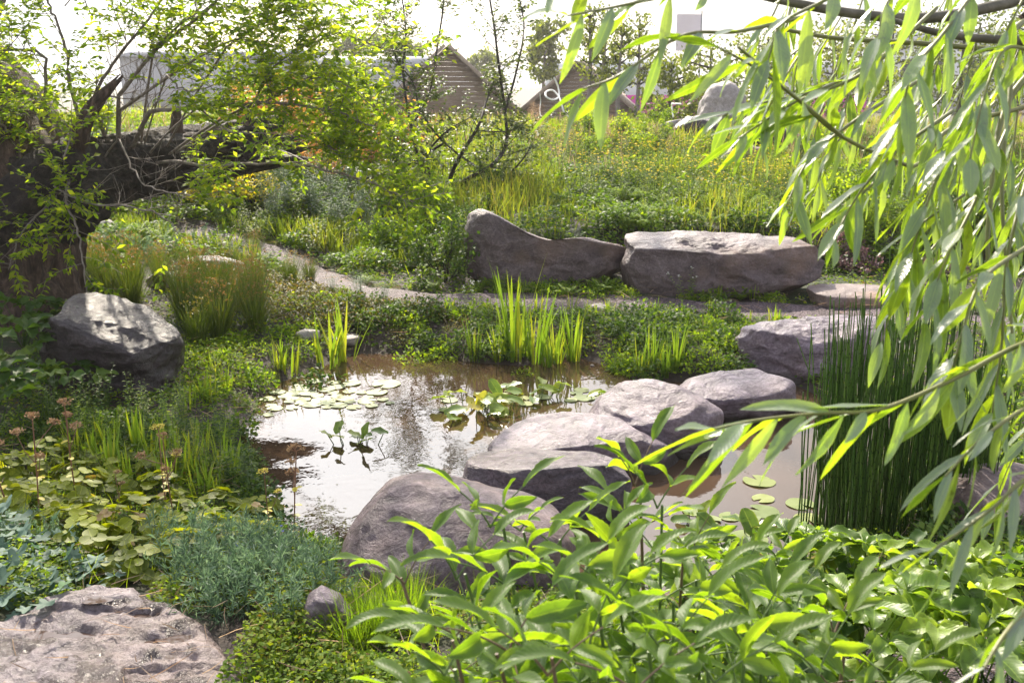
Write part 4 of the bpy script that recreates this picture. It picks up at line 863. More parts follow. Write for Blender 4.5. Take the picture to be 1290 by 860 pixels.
def grassfield(n, yr, h, w, mat, name, label, seed, dens=None, lean=.3):
    R_(seed); yy = yr[0]+(yr[1]-yr[0])*RG.random(n)**1.3; xx = RG.uniform(-1, 1, n)*(yy*.6+.6); d = sdist(xx, yy, POND)
    ok = (d > .1) & (pdist(xx, yy) > .38)
    for x0, x1, y0, y1, z in ROCKS: ok &= ~((xx > x0) & (xx < x1) & (yy > y0) & (yy < y1))
    c = fbm(np.stack([xx*.9, yy*.9, xx*0], -1), seed, 3)
    if dens is not None: ok &= RG.random(n) < dens(xx, yy, c)
    xx, yy, c = xx[ok], yy[ok], c[ok]; n = len(xx); a = RG.uniform(0, 6.28, n); le = np.abs(RG.normal(0, lean, n))
    D = np.stack([np.sin(le)*np.cos(a), np.sin(le)*np.sin(a), np.cos(le)], -1); g = Geo()
    leaves(g, T_BLADE3, np.stack([xx, yy, hbase(xx, yy)-.01], -1), D, rdir(n), h*np.clip(.75+.6*c, .3, 1.6)*RG.uniform(.5, 1.15, n), w*(yy/10)**.6*RG.uniform(.7, 1.3, n), RG.uniform(.1, .9, n), np.clip(.5+.3*c+RG.normal(0, .2, n), 0, 1))
    return tag(geo_obj(name, g, G_[mat]), label, 'grass', kind='stuff')
wallzone = lambda x, y: sstep(y, 10.2, 11.2)*sstep(x, -1.0, -.3)+(1-sstep(x, -1.0, -.3))
grassfield(90000, (9.4, 20), .27, .0045, 'meadow_grass', 'meadow_grass', 'sunlit yellow green grass of the sloping meadow', 15, dens=lambda x, y, c: .25+.75*wallzone(x, y))
grassfield(4200, (12.5, 19), .34, .0030, 'pinkgrass', 'seeding_grass', 'tan pink seeding grass along the meadow crest', 16, dens=lambda x, y, c: sstep(c, -.1, .4)*.8+.1, lean=.18)
grassfield(7000, (2.0, 9.0), .13, .0028, 'fresh', 'bank_grass', 'short grass blades scattered over the pond banks', 17, dens=lambda x, y, c: sstep(c, 0, .4), lean=.6)
# ------------------------------------------------------------------ the old tree on the left
def barktube(g, pts, prof, sides=56, seed=1, amp=.12, freq=5.0, ragged=0.0, tw=.35):
    P = spline(pts, 70); n = len(P); r = np.interp(np.linspace(0, 1, n), np.linspace(0, 1, len(prof)), prof); T = norm(np.gradient(P, axis=0))
    A = norm(np.cross(T, np.array([.1, 1.0, .05]))); B = np.cross(T, A); an = np.linspace(0, 2*math.pi, sides, endpoint=False)[None]; t = np.linspace(0, 1, n)[:, None]
    ln = np.cumsum(np.r_[0, np.linalg.norm(np.diff(P, axis=0), axis=1)])[:, None]; a2 = an+tw*ln
    q = np.stack([np.cos(a2)*freq*.55+0*ln, np.sin(a2)*freq*.55+0*ln, ln*1.3+0*a2], -1)
    d = (1-np.abs(fbm(q*1.3, seed, 4, .55))*1.7)*amp+fbm(q*.35, seed+5, 2)*amp*1.4
    rr = r[:, None]*(1+d)
    v = P[:, None]+rr[..., None]*(A[:, None]*np.cos(an)[..., None]+B[:, None]*np.sin(an)[..., None])
    if ragged: v = v+T[:, None]*(sstep(t, .86, 1)*ragged*vnoise(np.stack([np.cos(an)*3+0*t, np.sin(an)*3+0*t, 0*an+0*t+seed], -1), seed+9))[..., None]
    i = np.arange(n-1)[:, None]; j = np.arange(sides)[None]; j2 = (j+1) % sides
    f = np.stack([i*sides+j, i*sides+j2, (i+1)*sides+j2, (i+1)*sides+j], -1).reshape(-1, 4)
    g.add(v.reshape(-1, 3), None, f); c = P[-1]-T[-1]*.10
    g.add(np.concatenate([v[-1], [c]]), [(k, (k+1) % sides, sides) for k in range(sides)])
M['charred'] = plainmat('charred_bark', [(.006, .005, .005), (.022, .016, .015), (.07, .05, .043)], 6, .75, 1.0, .05, (3, 3, 3))  # darkest bark tone, used on the broken limb
TB = on(20, 392); DT = fdepth(TB)
old = thing('old_willow_tree', TB, 'massive old tree with dark furrowed trunk and a broken limb on the left bank', 'tree')
g = Geo(); b0 = at(14, 420, DT); b0[2] = TB[2]-.2
barktube(g, [b0, at(12, 370, DT), at(18, 300, DT), at(20, 235, DT), at(-5, 170, DT+.1), at(-40, 110, DT+.1), at(-75, 60, DT+.1)], [.66, .56, .50, .47, .40, .33, .27], seed=4)
geo_obj('trunk', g, M['bark'], old, origin=TB)
g = Geo(); barktube(g, [at(10, 300, DT), at(70, 255, DT-.1), at(130, 222, DT+.2), at(195, 205, DT+.5), at(262, 192, DT+.8), at(322, 182, DT+.95)], [.40, .34, .25, .21, .195, .18], seed=7, amp=.22, ragged=.55)
geo_obj('broken_limb', g, M['charred'], old, origin=TB)
g = Geo(); barktube(g, [at(90, 205, DT-.2), at(108, 150, DT-.3), at(128, 122, DT-.4), at(150, 100, DT-.4)], [.08, .055, .04, .02], seed=9, sides=28, amp=.15, ragged=.05); geo_obj('stub_limb', g, M['bark'], old, origin=TB)
g = Geo(); barktube(g, [at(215, 190, DT+.6), at(222, 165, DT+.6), at(222, 138, DT+.6)], [.07, .05, .03], seed=12, sides=20, ragged=.08)
geo_obj('broken_spur', g, M['bark'], old, origin=TB)
g = Geo(); barktube(g, [at(305, 180, DT+.9), at(312, 155, DT+.9), at(314, 134, DT+.9)], [.07, .04, .02], seed=13, sides=16, ragged=.05)
geo_obj('broken_spur', g, M['bark'], old, origin=TB)
OLD_BR = [([(128,160,6.6),(120,120,6.4),(150,70,6.2),(190,20,6.0),(215,-30,6)], .018), ([(110,170,6.5),(60,140,6.3),(55,72,6.1),(0,62,6),(-40,60,6)], .02),
 ([(150,140,6.4),(215,95,6.2),(255,70,6),(300,50,5.9),(345,58,5.8)], .014), ([(190,140,6.3),(260,135,6.1),(330,130,5.9),(405,136,5.8),(470,160,5.7)], .020),
 ([(250,210,6.4),(330,206,6.2),(400,212,6),(470,232,5.8),(520,255,5.7)], .014), ([(90,215,6.3),(84,250,6.0),(100,300,5.9),(110,375,5.8)], .014),
 ([(0,235,6.2),(60,230,6.1),(110,255,6.0),(190,265,5.9),(235,300,5.9)], .011), ([(150,120,6.4),(200,60,6.2),(265,10,6),(300,-40,6)], .018),
 ([(195,60,6.2),(235,25,6),(275,5,5.9)], .01), ([(320,130,5.9),(340,90,5.8),(380,60,5.8),(430,40,5.8)], .010), ([(330,130,5.9),(390,100,5.8),(440,110,5.8),(490,150,5.8)], .010),
 ([(60,140,6.3),(20,100,6.2),(-20,80,6.2)], .016), ([(90,110,6.3),(80,50,6.2),(60,0,6.1),(50,-40,6)], .016), ([(285,60,5.9),(330,30,5.8),(380,5,5.8)], .009),
 ([(150,175,6.3),(180,230,6),(240,245,5.8),(300,238,5.7)], .008), ([(70,250,6.1),(30,290,5.9),(10,340,5.8)], .009), ([(400,212,6),(430,190,5.9),(480,185,5.8)], .007),
 ([(20,180,6.3),(-10,150,6),(-40,200,6)], .012), ([(250,135,6.1),(290,165,5.9),(370,170,5.8),(440,195,5.8)], .008), ([(210,95,6.2),(240,115,6),(310,95,5.9),(370,100,5.8)], .008)]
BT = np.array([-2.28, 5.85, .5]); SV = np.array(SUNV)
def gap_(p):
    """the opening in the crown through which the sun reaches the dark boulder"""
    q = p-BT; return np.linalg.norm(q-(q@SV)[:, None]*SV, axis=1) < .36
def leafy(wood, lf, path, r0, twn, twl, per, ll, lw, rng, T=T_LEAFS, up=.25, droop=.4, spread=.9, t0=.12, r1=None, sub=2):
    n = len(path); tube(wood, path, r0, r1 or r0*.3, 6)
    for k in range(twn):
        t = rng.uniform(t0, 1); i = min(n-2, int(t*(n-1))); b = path[i]+(path[i+1]-path[i])*(t*(n-1)-i); ax = norm(path[i+1]-path[i])
        d = norm(ax*.7+rdir(1, -.8, 1, rng)[0]*spread+np.array([0, 0, up])); e = b+d*twl*rng.uniform(.4, 1.2); P = wiggle(b, e, 6, .07, rng); tube(wood, P, r0*.22, .0012, 3)
        segs = [P]
        for q in range(sub):
            bb = P[rng.integers(2, 5)]; ee = bb+norm(d+rdir(1, -.6, .8, rng)[0])*twl*.4*rng.uniform(.5, 1.2); P2 = wiggle(bb, ee, 4, .06, rng); tube(wood, P2, .0018, .001, 3); segs.append(P2)
        for S in segs:
            m = max(3, int(per*np.linalg.norm(S[-1]-S[0])/twl)); tt = np.repeat(np.linspace(.25, 1, m), 2); sg = np.tile([-1, 1], m)
            pp = np.stack([np.interp(tt, np.linspace(0, 1, len(S)), S[:, c]) for c in range(3)], 1); a_ = norm(S[-1]-S[0]); side = norm(np.cross(a_, [0, 0, 1.0])+.01)
            D = a_*.6+side*sg[:, None]*.9+rng.normal(0, .35, (len(tt), 3))+np.array([0, 0, -.15]); keep = (rng.random(len(tt)) < .85) & ~gap_(pp)
            leaves(lf, T, pp[keep], D[keep], (np.array([0, 0, 1.0])+rng.normal(0, .45, (len(tt), 3)))[keep], ll*rng.uniform(.6, 1.2, keep.sum()), lw*rng.uniform(.7, 1.2, keep.sum()), droop)
RG = np.random.default_rng(5); rr_ = np.random.default_rng(77); lf = Geo()
AX = np.vstack([spline([at(12, 370, DT), at(18, 300, DT), at(20, 235, DT), at(-5, 170, DT+.1), at(-40, 110, DT+.1)], 40), spline([at(10, 300, DT), at(70, 255, DT-.1), at(130, 222, DT+.2), at(195, 205, DT+.5), at(262, 192, DT+.8), at(322, 182, DT+.95)], 40)])
for pl, r in OLD_BR:
    w_ = Geo(); P = spline([at(x, y, d+.9) for x, y, d in pl], 26)+vnoise(np.random.default_rng(int(r*1e4)+len(pl)).normal(size=(26, 3))*3)[:, None]*.012
    c_ = AX[np.argmin(np.linalg.norm(AX-P[0], axis=1))]; P = np.vstack([spline([c_, c_*.45+P[0]*.55+[0, 0, .03], P[0]], 8)[:-1], P]); ln = np.linalg.norm(np.diff(P, axis=0), axis=1).sum(); leafy(w_, lf, P, r, int(ln*15)+5, .38, 9, .062, .0145, rr_, up=.35)
    geo_obj('branch', w_, M['twig'], old, origin=TB)
# boughs added out of view to break the bright sky reflection in the pond
for pl, r in [([(-40,110,7.3),(60,-120,7.3),(220,-260,7.2),(340,-320,7.2),(430,-300,7.3)], .035), ([(-40,110,7.3),(20,-160,7.6),(160,-200,7.9),(300,-190,8.1),(400,-150,8.2)], .030)]:
    w_ = Geo(); P = spline([at(*q) for q in pl], 34); ln = np.linalg.norm(np.diff(P, axis=0), axis=1).sum(); leafy(w_, lf, P, r, int(ln*13), .55, 10, .065, .016, rr_, up=.1, t0=.3, sub=3)
    geo_obj('bough', w_, M['twig'], old, origin=TB)
# further leafy shoots higher up and behind the limb
for k in range(40):
    x, y = rr_.uniform(-40, 470), rr_.uniform(-50, 215)
    if y < 60 and x > 330 and rr_.random() < .6: continue
    if 130 < x < 345 and y > 105: continue
    d = rr_.uniform(6.6, 8.2); w_ = Geo(); e = (x+rr_.uniform(-70, 90), y-rr_.uniform(-20, 90)); P = wiggle(at(x, y, d), at(*e, d), 10, .06, rr_, .05); leafy(w_, lf, P, .006, 10, .32, 8, .060, .014, rr_, up=.2)
    geo_obj('shoot', w_, M['twig'], old, origin=TB)
geo_obj('foliage', lf, G_['treeleaf'], old, origin=TB)

# ------------------------------------------------------------------ the twisted dark tree in the middle distance
CB = on(560, 246); DC = fdepth(CB); tw_ = thing('twisted_tree', CB, 'small dark many stemmed tree with upswept bare limbs in front of the left hut', 'tree'); lf = Geo(); rr_ = np.random.default_rng(12)
for pl, r in [([(562,250),(585,228),(620,208),(638,180),(636,140),(628,80),(622,30),(612,-30)], .030), ([(556,250),(530,205),(518,160),(508,95),(511,40),(503,-30)], .022), ([(560,246),(575,205),(602,160),(612,130),(625,95)], .028),
 ([(556,250),(520,228),(500,205),(475,175)], .020), ([(553,248),(538,200),(560,168),(592,148)], .018), ([(605,214),(560,180),(530,140),(518,100),(480,60)], .016), ([(590,222),(630,225),(655,205),(672,180)], .018),
 ([(530,205),(500,180),(470,130),(455,90)], .022), ([(636,140),(648,100),(660,40),(655,0)], .018), ([(518,160),(540,120),(548,80)], .016), ([(560,180),(500,215),(460,225)], .018), ([(508,95),(490,50),(480,10)], .014), ([(600,165),(640,165),(668,150)], .012),
   ([(612,-30),(600,-150),(620,-300),(610,-420)], .016), ([(503,-30),(490,-160),(510,-300)], .014), ([(548,80),(560,-20),(552,-160),(570,-330)], .014), ([(655,0),(670,-110),(660,-260),(690,-380)], .012), ([(590,-110),(560,-220),(540,-340)], .010), ([(625,-150),(680,-210),(720,-300)], .010), ([(500,-130),(450,-210),(430,-320)], .010)]:
    w_ = Geo(); P = spline([at(x, y, DC+.25*math.sin(i*1.7+r*50)) for i, (x, y) in enumerate(pl)], 24); ln = np.linalg.norm(np.diff(P, axis=0), axis=1).sum()
    leafy(w_, lf, P, r, int(ln*15), .42, 10, .055, .016, rr_, up=.2, r1=r*.35); geo_obj('limb', w_, M['darktwig'], tw_, origin=CB)
geo_obj('foliage', lf, G_['darkleaf'], tw_, origin=CB)

# ------------------------------------------------------------------ far trees
def fartree(px, top, wpx, Y, label, dens=1.0, trunkpx=None, hole=.5, ll=.16, seed=1, group=None, mat='fartree', lowf=.25, name='tree'):
    A = aty(px, top, Y); zb = hz(A[0], Y); H = A[2]-zb; Wd = wpx/FPX*Y/2; rr = np.random.default_rng(seed); r = thing(name, (A[0], Y, zb-.1), label, 'tree', group)
    w_ = Geo(); tr = wiggle([0, 0, 0], [rr.normal(0, Wd*.1), 0, H*.92], 10, .02, rr); tube(w_, tr, H*.018+.02, .02, 7); geo_obj('trunk', w_, M['silver' if 'birch' in label else 'darktwig'], r)
    g = Geo(); w_ = Geo(); nb = 16
    global RG; RG = rr
    for k in range(nb):
        t = lowf+(1-lowf)*(k+.5)/nb; b = tr[min(9, int(t*9))]; a = k*2.4; rad = Wd*math.sqrt(max(.05, 1-((t-.58)/.5)**2))*rr.uniform(.6, 1.05)
        e = b+np.array([math.cos(a)*rad, math.sin(a)*rad, H*.07]); P = wiggle(b, e, 6, .06, rr); tube(w_, P, .03, .01, 4)
        for q in range(7):
            c = P[rr.integers(2, 6)]+rr.normal(0, Wd*.14, 3); m = int(34*dens); leaves(g, T_TRI, c+rr.normal(0, Wd*.10, (m, 3)), rdir(m), rdir(m), ll*rr.uniform(.6, 1.3, m), ll*.33, 0)
    geo_obj('branch', w_, M['darktwig'], r); geo_obj('foliage', g, G_[mat], r); return r
for k, (x, t, w, Y) in enumerate([(445,36,52,75),(485,34,60,77),(515,44,40,74),(612,60,40,80)]):
    fartree(x, t, w, Y, ['round dark tree above the left end of the grey hall', 'widest dark tree above the middle of the grey hall', 'dark tree above the right end of the grey hall', 'dark round tree between the two huts'][k], .8, ll=.30, seed=20+k)
for k, (x, t, w, Y) in enumerate([(684,14,52,46),(744,-20,46,27),(762,-10,44,28),(784,10,46,26),(806,0,50,29)]):
    fartree(x, t, w, Y, ['slender birch above the right hut roof', 'slender birch just right of the right hut', 'second slender birch right of the right hut', 'slender birch over the magenta hoarding', 'rightmost of the slender birches by the marquee'][k], .26 if k else .6, ll=.10 if k else .2, seed=30+k, lowf=.45)
for k, (x, t, w, Y) in enumerate([(850,62,90,24),(905,40,110,27),(968,30,110,30)]):
    fartree(x, t, w, Y, ['leafy small tree behind the slate ledge', 'bushy tree behind the white topped boulder', 'taller leafy tree behind the willow tips'][k], .5, ll=.12, seed=40+k, lowf=.15)
for k, (x, t, w, Y) in enumerate([(1050,20,120,34),(1130,0,140,38),(1225,-10,150,36),(1300,-10,140,40)]):
    fartree(x, t, w, Y, 'leafy tree glimpsed between the willow branches', .6, ll=.15, seed=50+k, lowf=.15, group='trees glimpsed through the willow')
for k, (x, t, w, Y) in enumerate([(395,78,60,45),(340,86,50,48)]):
    fartree(x, t, w, Y, ['small tree right of the old tree crown', 'small tree before the wide grey hall'][k], .9, ll=.2, seed=60+k)

# ------------------------------------------------------------------ plants with places of their own
PR = {}
PR['iris'] = [iris(s) for s in (1, 2, 3)]
PR['irisB'] = [iris(s, 14, .34, .008) for s in (4, 5)]
PR['rush'] = [rushes(s) for s in (1, 2, 3)]
PR['moundF'] = [mound(s, mat='fresh') for s in (1, 2, 3)]
PR['moundD'] = [mound(s, .2, .2, 320, .045, .014, mat='deep') for s in (4, 5, 6)]
PR['moundY'] = [mound(s, .16, .10, 420, .022, .006, mat='olive') for s in (7, 8)]
PR['olivecushion'] = [mound(s, .14, .07, 700, .015, .0035, T_TRI, 'olive', 0) for s in (19, 20)]
PR['cushion'] = [mound(s, .12, .08, 900, .015, .0030, T_TRI, 'cover', 0) for s in (9, 10)]
PR['herb'] = [herb(s, mat=m) for s, m in ((1, 'fresh'), (2, 'deep'), (3, 'fresh'), (4, 'meadow_grass'))]
PR['herbW'] = [herb(s, 7, .42, flower='whiteflower', fs=.010, nf=6) for s in (5, 6)]
PR['butter'] = [herb(s, 9, .38, .05, .007, flower='yellowflower', fs=.014) for s in (7, 8, 9)]
PR['narrow'] = [herb(s, 16, .5, .07, .005, mat='feather', per=26, lean=.15) for s in (10, 11)]
PR['dock'] = [rosette(s) for s in (1, 2, 3)]
PR['feather'] = [feathery(s) for s in (1, 2, 3, 4)]
PR['round'] = [roundleaf(s) for s in (1, 2, 3, 4)]
PR['blue'] = [lobed(s) for s in (1, 2, 3)]
PR['darkpalm'] = [hogleaf(s, 12, .12, .3, 'deep') for s in (1, 2, 3)]
PR['palm'] = [hogleaf(s, 10, .13, .30, 'palm') for s in (5, 6, 7)]
PR['fern'] = [fern(s) for s in (1, 2)]
PR['umbel'] = [umbel(s, heads=h) for s, h in ((1, 3), (2, 4), (3, 2))]
PR['umbelG'] = [umbel(5, heads=2, head='greenhead')]
PR['pink'] = [airygrass(s) for s in (1, 2, 3)]
PR['bush'] = [bushy(s) for s in (1, 2, 3)]
PR['bushL'] = [bushy(s, mat='fresh', ll=.05, lw=.016) for s in (4, 5)]
PR['bushO'] = [bushy(s, .35, .55, 900, .04, .014, 'orange') for s in (6, 7)]
PR['bushY'] = [bushy(s, .35, .45, 900, .045, .014, 'yellowleaf') for s in (8, 9)]
PR['bushP'] = [bushy(s, .3, .3, 700, .05, .018, 'purpleleaf') for s in (10,)]
PR['bushG'] = [bushy(s, .4, .6, 1500, .04, .010, 'feather') for s in (11, 12)]

# meadow and far bank
scatter(PR['butter'], 'buttercup', [(690,175),(830,195),(1000,210),(1000,265),(800,262),(700,240)], 95, 'yellow flowering meadow plant on the slope above the benches', 'wildflower', (.8, 1.3), .15, seed=3)
scatter(PR['herb'], 'meadow_herb', [(620,175),(1290,190),(1290,300),(1030,290),(620,258)], 110, 'leafy meadow herb on the slope behind the benches', 'meadow plant', (.6, 1.2), .18, seed=4)
scatter(PR['fern']+PR['moundD'], 'low_fern', [(610,255),(790,255),(1020,258),(1020,292),(790,292),(610,262)], 46, 'low ferny plant directly behind the stone benches', 'fern', (.7, 1.1), .13, seed=5)
scatter(PR['pink'], 'pink_grass', [(640,150),(800,165),(1290,150),(1290,215),(860,205),(640,190)], 60, 'airy tan pink grass clump on the meadow crest', 'grass clump', (.5, .95), .2, seed=6)
scatter(PR['bushL'], 'crest_bush', [(690,158),(860,160),(870,205),(700,200)], 9, 'light green bush on the crest in front of the right hut', 'bush', (.55, .85), .5, seed=7)
scatter(PR['bush'], 'crest_bush', [(780,175),(1000,175),(1290,180),(1290,215),(800,205)], 10, 'dark green bush on the crest left and right of the rocks', 'bush', (.5, .8), .5, seed=8)
scatter(PR['narrow'], 'narrow_leaved_clump', [(300,215),(450,210),(470,300),(330,290)], 26, 'upright grey green narrow leaved clump in the meadow above the path', 'meadow plant', (.8, 1.25), .2, seed=9)
scatter(PR['herb']+PR['dock'], 'leafy_herb', [(240,235),(470,230),(570,270),(580,350),(470,350),(370,310),(240,290)], 80, 'fresh green leafy herb above the winding path', 'meadow plant', (.55, 1.0), .16, seed=10)
scatter(PR['bushO'], 'orange_bush', [(310,165),(500,180),(480,215),(310,215)], 7, 'orange tinted bush beyond the broken limb', 'bush', (1.3, 1.9), .4, seed=11)
scatter(PR['bushO']+PR['bushY'], 'orange_bush', [(335,190),(470,200),(460,235),(340,225)], 6, 'orange and yellow tinted bush in the open behind the limb tip', 'bush', (.8, 1.2), .4, seed=36)
scatter(PR['bushY'], 'yellow_bush', [(225,205),(330,215),(330,265),(240,260)], 6, 'yellow green bush under the broken limb', 'bush', (.9, 1.3), .4, seed=12)
scatter(PR['bushL'], 'background_bush', [(330,150),(480,150),(480,200),(330,200)], 9, 'bright leafy bush in front of the long grey hall', 'bush', (1.0, 1.7), .6, seed=13)
scatter(PR['bushG']+PR['bush'], 'background_bush', [(100,190),(230,190),(250,260),(120,265)], 7, 'grey green bush beneath the crown of the old tree', 'bush', (.7, 1.1), .5, seed=14)
for k, (x, y, s, kd, lab) in enumerate([(560,355,1.05,'bush','dark leafy shrub overhanging the left end of the curved bench'), (520,330,.9,'bushL','bright leafy shrub left of the curved bench'), (585,300,.7,'bush','dark leafy shrub behind the left end of the curved bench'),
        (480,325,.75,'bushL','leafy shrub with pale leaves at the edge of the winding path'), (540,290,.95,'bushL','leafy shrub at the foot of the twisted tree'), (455,290,.5,'bushP','purple brown herb patch left of the twisted tree'), (620,245,.7,'bush','dark shrub right of the twisted tree'),
        (505,255,.8,'bushL','light green shrub under the twisted tree'), (650,240,.5,'bush','low dark shrub above the curved bench')]):
    place(PR[kd][k % len(PR[kd])], 'shrub', on(x, y), lab, 'shrub', s=s)
scatter(PR['bushP']+PR['moundD'], 'purple_leaved_plant', [(1045,320),(1200,320),(1200,352),(1045,345)], 12, 'purple brown leafy plant behind the rusty flat stone', 'plant', (.5, .9), .2, seed=15)
scatter(PR['bushL']+PR['bush'], 'slope_bush', [(1040,250),(1290,250),(1290,330),(1060,325)], 12, 'leafy bush on the right slope behind the willow leaves', 'bush', (.6, 1.0), .35, seed=16)
scatter(PR['moundF']+PR['fern'], 'path_edge_plant', [(600,352),(1020,365),(1020,380),(600,374)], 24, 'small green tuft growing at the foot of the stone benches', 'plant', (.4, .75), .12, path=.05, seed=17)
for k, (x, y) in enumerate([(592,395),(865,378)]): place(PR['herbW'][k % 2], 'white_flower_stalk', on(x, y), ['white flowered stalk beside the path left of the reeds', 'white flowered stalk in front of the long stone block'][k], 'wildflower', s=.7)
place(PR['dock'][0], 'yellow_leaved_plant', on(575, 402), 'plant with one broad yellow leaf at the far edge of the path', 'plant', s=.9)

# strip between path and pond
strip = [(400,385),(500,392),(640,398),(740,410),(760,440),(720,455),(600,452),(520,440),(450,415),(390,410)]
scatter(PR['moundF']+PR['moundD']+PR['moundY'], 'bank_plant', strip, 44, 'low leafy plant on the bank between the path and the pond', 'plant', (.45, .85), .13, seed=18)
scatter(PR['olivecushion']+PR['moundY'], 'moss_cushion', [(320,350),(450,375),(560,400),(430,410),(330,400)], 34, 'brownish green mossy cushion on the far left bank', 'moss', (.8, 1.4), .14, seed=19)
scatter(PR['moundF']+PR['moundD'], 'creeping_plant', [(770,400),(940,395),(940,470),(860,478),(780,470)], 42, 'creeping leafy plant on the bank before the long stone block', 'plant', (.5, .85), .12, seed=20)
for k, (x, y, s, lab) in enumerate([(648,452,1.28,'tallest clump of green reed blades at the far pond edge'), (675,456,1.05,'reed clump just right of the tallest blades at the far pond edge'), (700,458,.72,'reed clump with blue green blades at the right end of the far reeds'),
        (722,455,.85,'upright reed clump last on the right of the far pond edge'), (598,455,.62,'yellow green reed tuft left of the tallest blades'), (628,457,.6,'low reed tuft at the foot of the tallest blades'), (690,462,.5,'short reed tuft standing in the shallow water')]):
    place(PR['iris'][k % 3], 'reed_clump', on(x, y), lab, 'reeds', s=s)
for k, (x, y, s, lab) in enumerate([(412,462,1.1,'broad bladed yellow green clump by the flat wet stone'), (434,455,1.15,'arching broad blades right of the flat wet stone'), (368,470,.8,'short bright blades at the left inlet of the pond'), (352,465,.65,'shortest bright blades beside the left inlet'),
        (262,505,.55,'bright grassy clump between the dark boulder and the water'), (285,492,.50,'grassy clump nearest the left edge of the water'), (240,515,.5,'grassy clump just right of the dark boulder'), (270,470,.4,'small grassy clump above the left edge of the water')]):
    place(PR['irisB'][k % 2], 'blade_clump', on(x, y), lab, 'reeds', s=s*1.25)
for k, (x, y, s, lab) in enumerate([(822,470,.62,'green blades standing among creeping plants right of the far water'), (850,468,.7,'tallest green blades before the long stone block'), (806,475,.5,'low arching blades at the right end of the far pond edge'), (838,476,.45,'short blade tuft behind the rounded stepping stone')]):
    place(PR['iris'][(k+1) % 3], 'reed_clump', on(x, y), lab, 'reeds', s=s)
for k, (x, y, s, lab) in enumerate([(520,455,.75,'round leafy mound with pale tips at the far pond edge'), (555,452,.7,'leafy mound beside the yellow green reed tuft'), (660,470,.55,'leafy mound growing in the water below the far reeds'), (790,470,.7,'leafy mound at the right end of the far pond edge'), (400,482,.8,'dark leafy mound at the left end of the lily pads')]):
    place(PR['moundF' if k < 4 else 'moundD'][k % 3], 'marsh_plant', on(x, y), lab, 'plant', s=s*1.1)
scatter(PR['rush'], 'rush_clump', [(115,335),(320,345),(330,425),(240,440),(215,400),(110,375)], 26, 'clump of thin brown tipped rushes between the old tree and the pond', 'rushes', (.62, .95), .2, seed=21)
scatter(PR['rush']+PR['herb']+PR['narrow'], 'path_side_clump', [(250,300),(330,322),(420,352),(500,372),(500,384),(420,372),(330,345),(250,322)], 12, 'taller grassy clump leaning over the winding path', 'plant', (.4, .65), .2, path=.16, seed=35)
place(PR['rush'][1], 'rush_clump', on(366, 360), 'lone rush clump in the bend of the winding path', 'rushes', s=.62)
scatter(PR['moundF']+PR['cushion'], 'left_bank_plant', [(240,430),(380,410),(440,425),(380,455),(330,485),(300,520),(220,500)], 34, 'low leafy plant between the rushes and the left inlet', 'plant', (.5, .85), .12, seed=22)
scatter(PR['feather']+PR['fern'], 'sunny_bank_plant', [(130,300),(225,300),(300,300),(210,330),(130,330)], 18, 'feathery plant on the bank beyond the rushes', 'plant', (.8, 1.2), .2, seed=23)
# left near bank
for k, (x, y, s, lab) in enumerate([(22,500,1.5,'tallest dark palmate leaved plant at the left edge below the trunk'), (70,520,1.1,'dark palmate leaved plant left of the dark boulder'), (30,440,1.3,'dark palmate leaved plant at the foot of the trunk'), (-15,560,1.4,'dark palmate leaved plant cut by the left edge'), (85,425,.9,'dark palmate leaves hanging over the dark boulder')]):
    place(PR['darkpalm'][k % 3], 'palmate_plant', on(x, y), lab, 'plant', s=s*.9)
scatter(PR['moundD']+PR['herb'], 'shaded_bank_plant', [(60,520),(210,530),(300,555),(330,640),(230,600),(100,570),(0,560)], 46, 'dark green leafy plant on the shaded left bank below the boulder', 'plant', (.5, .8), .11, seed=24)
scatter(PR['irisB'], 'bank_grass_tuft', [(90,560),(240,560),(300,610),(240,640),(120,600)], 22, 'dark green grass tuft on the left bank', 'grass clump', (.5, .9), .11, seed=25)
scatter(PR['moundD']+PR['moundF'], 'waterside_plant', [(290,540),(318,540),(345,620),(400,690),(430,720),(360,740),(300,640)], 28, 'small leafy plant hanging over the left edge of the water', 'plant', (.45, .75), .10, seed=26)
scatter(PR['round'], 'round_leaved_plant', [(0,600),(90,580),(200,600),(250,640),(350,660),(330,700),(210,728),(150,735),(90,700),(0,680)], 40, 'yellow green plant with round leaves in threes beside the slab', 'plant', (.62, .95), .125, seed=27)
scatter(PR['blue'], 'blue_leaved_plant', [(-20,690),(90,690),(110,745),(60,790),(-20,800)], 13, 'blue green lobed leaved plant left of the slab tip', 'plant', (.55, .85), .11, seed=28)
scatter(PR['feather'], 'feathery_plant', [(200,700),(350,700),(420,745),(395,790),(300,790),(240,755)], 36, 'grey green feathery plant between the slab and the water', 'plant', (.8, 1.1), .095, seed=29)
scatter(PR['feather'], 'feathery_plant', [(0,670),(60,670),(80,700),(0,700)], 6, 'feathery plant at the left edge above the blue leaved plants', 'plant', (.5, .7), .1, seed=30)
scatter(PR['cushion'], 'cushion_plant', [(325,800),(372,805),(385,838),(460,850),(470,890),(360,900)], 18, 'fine leaved green cushion between the slab and the near shrub', 'plant', (.6, .95), .09, seed=31)
PR['hair'] = [rushes(31, 420, .22, .0011, .75, 'fresh', False, .05)]
for k, (x, y) in enumerate([(480,800),(510,785),(450,815)]): place(PR['hair'][0], 'hair_grass_tuft', on(x, y), ['fine drooping grass tuft under the biggest boulder', 'fine grass tuft furthest right under the biggest boulder', 'fine grass tuft beside the small leaning stone'][k], 'grass clump', s=.95)
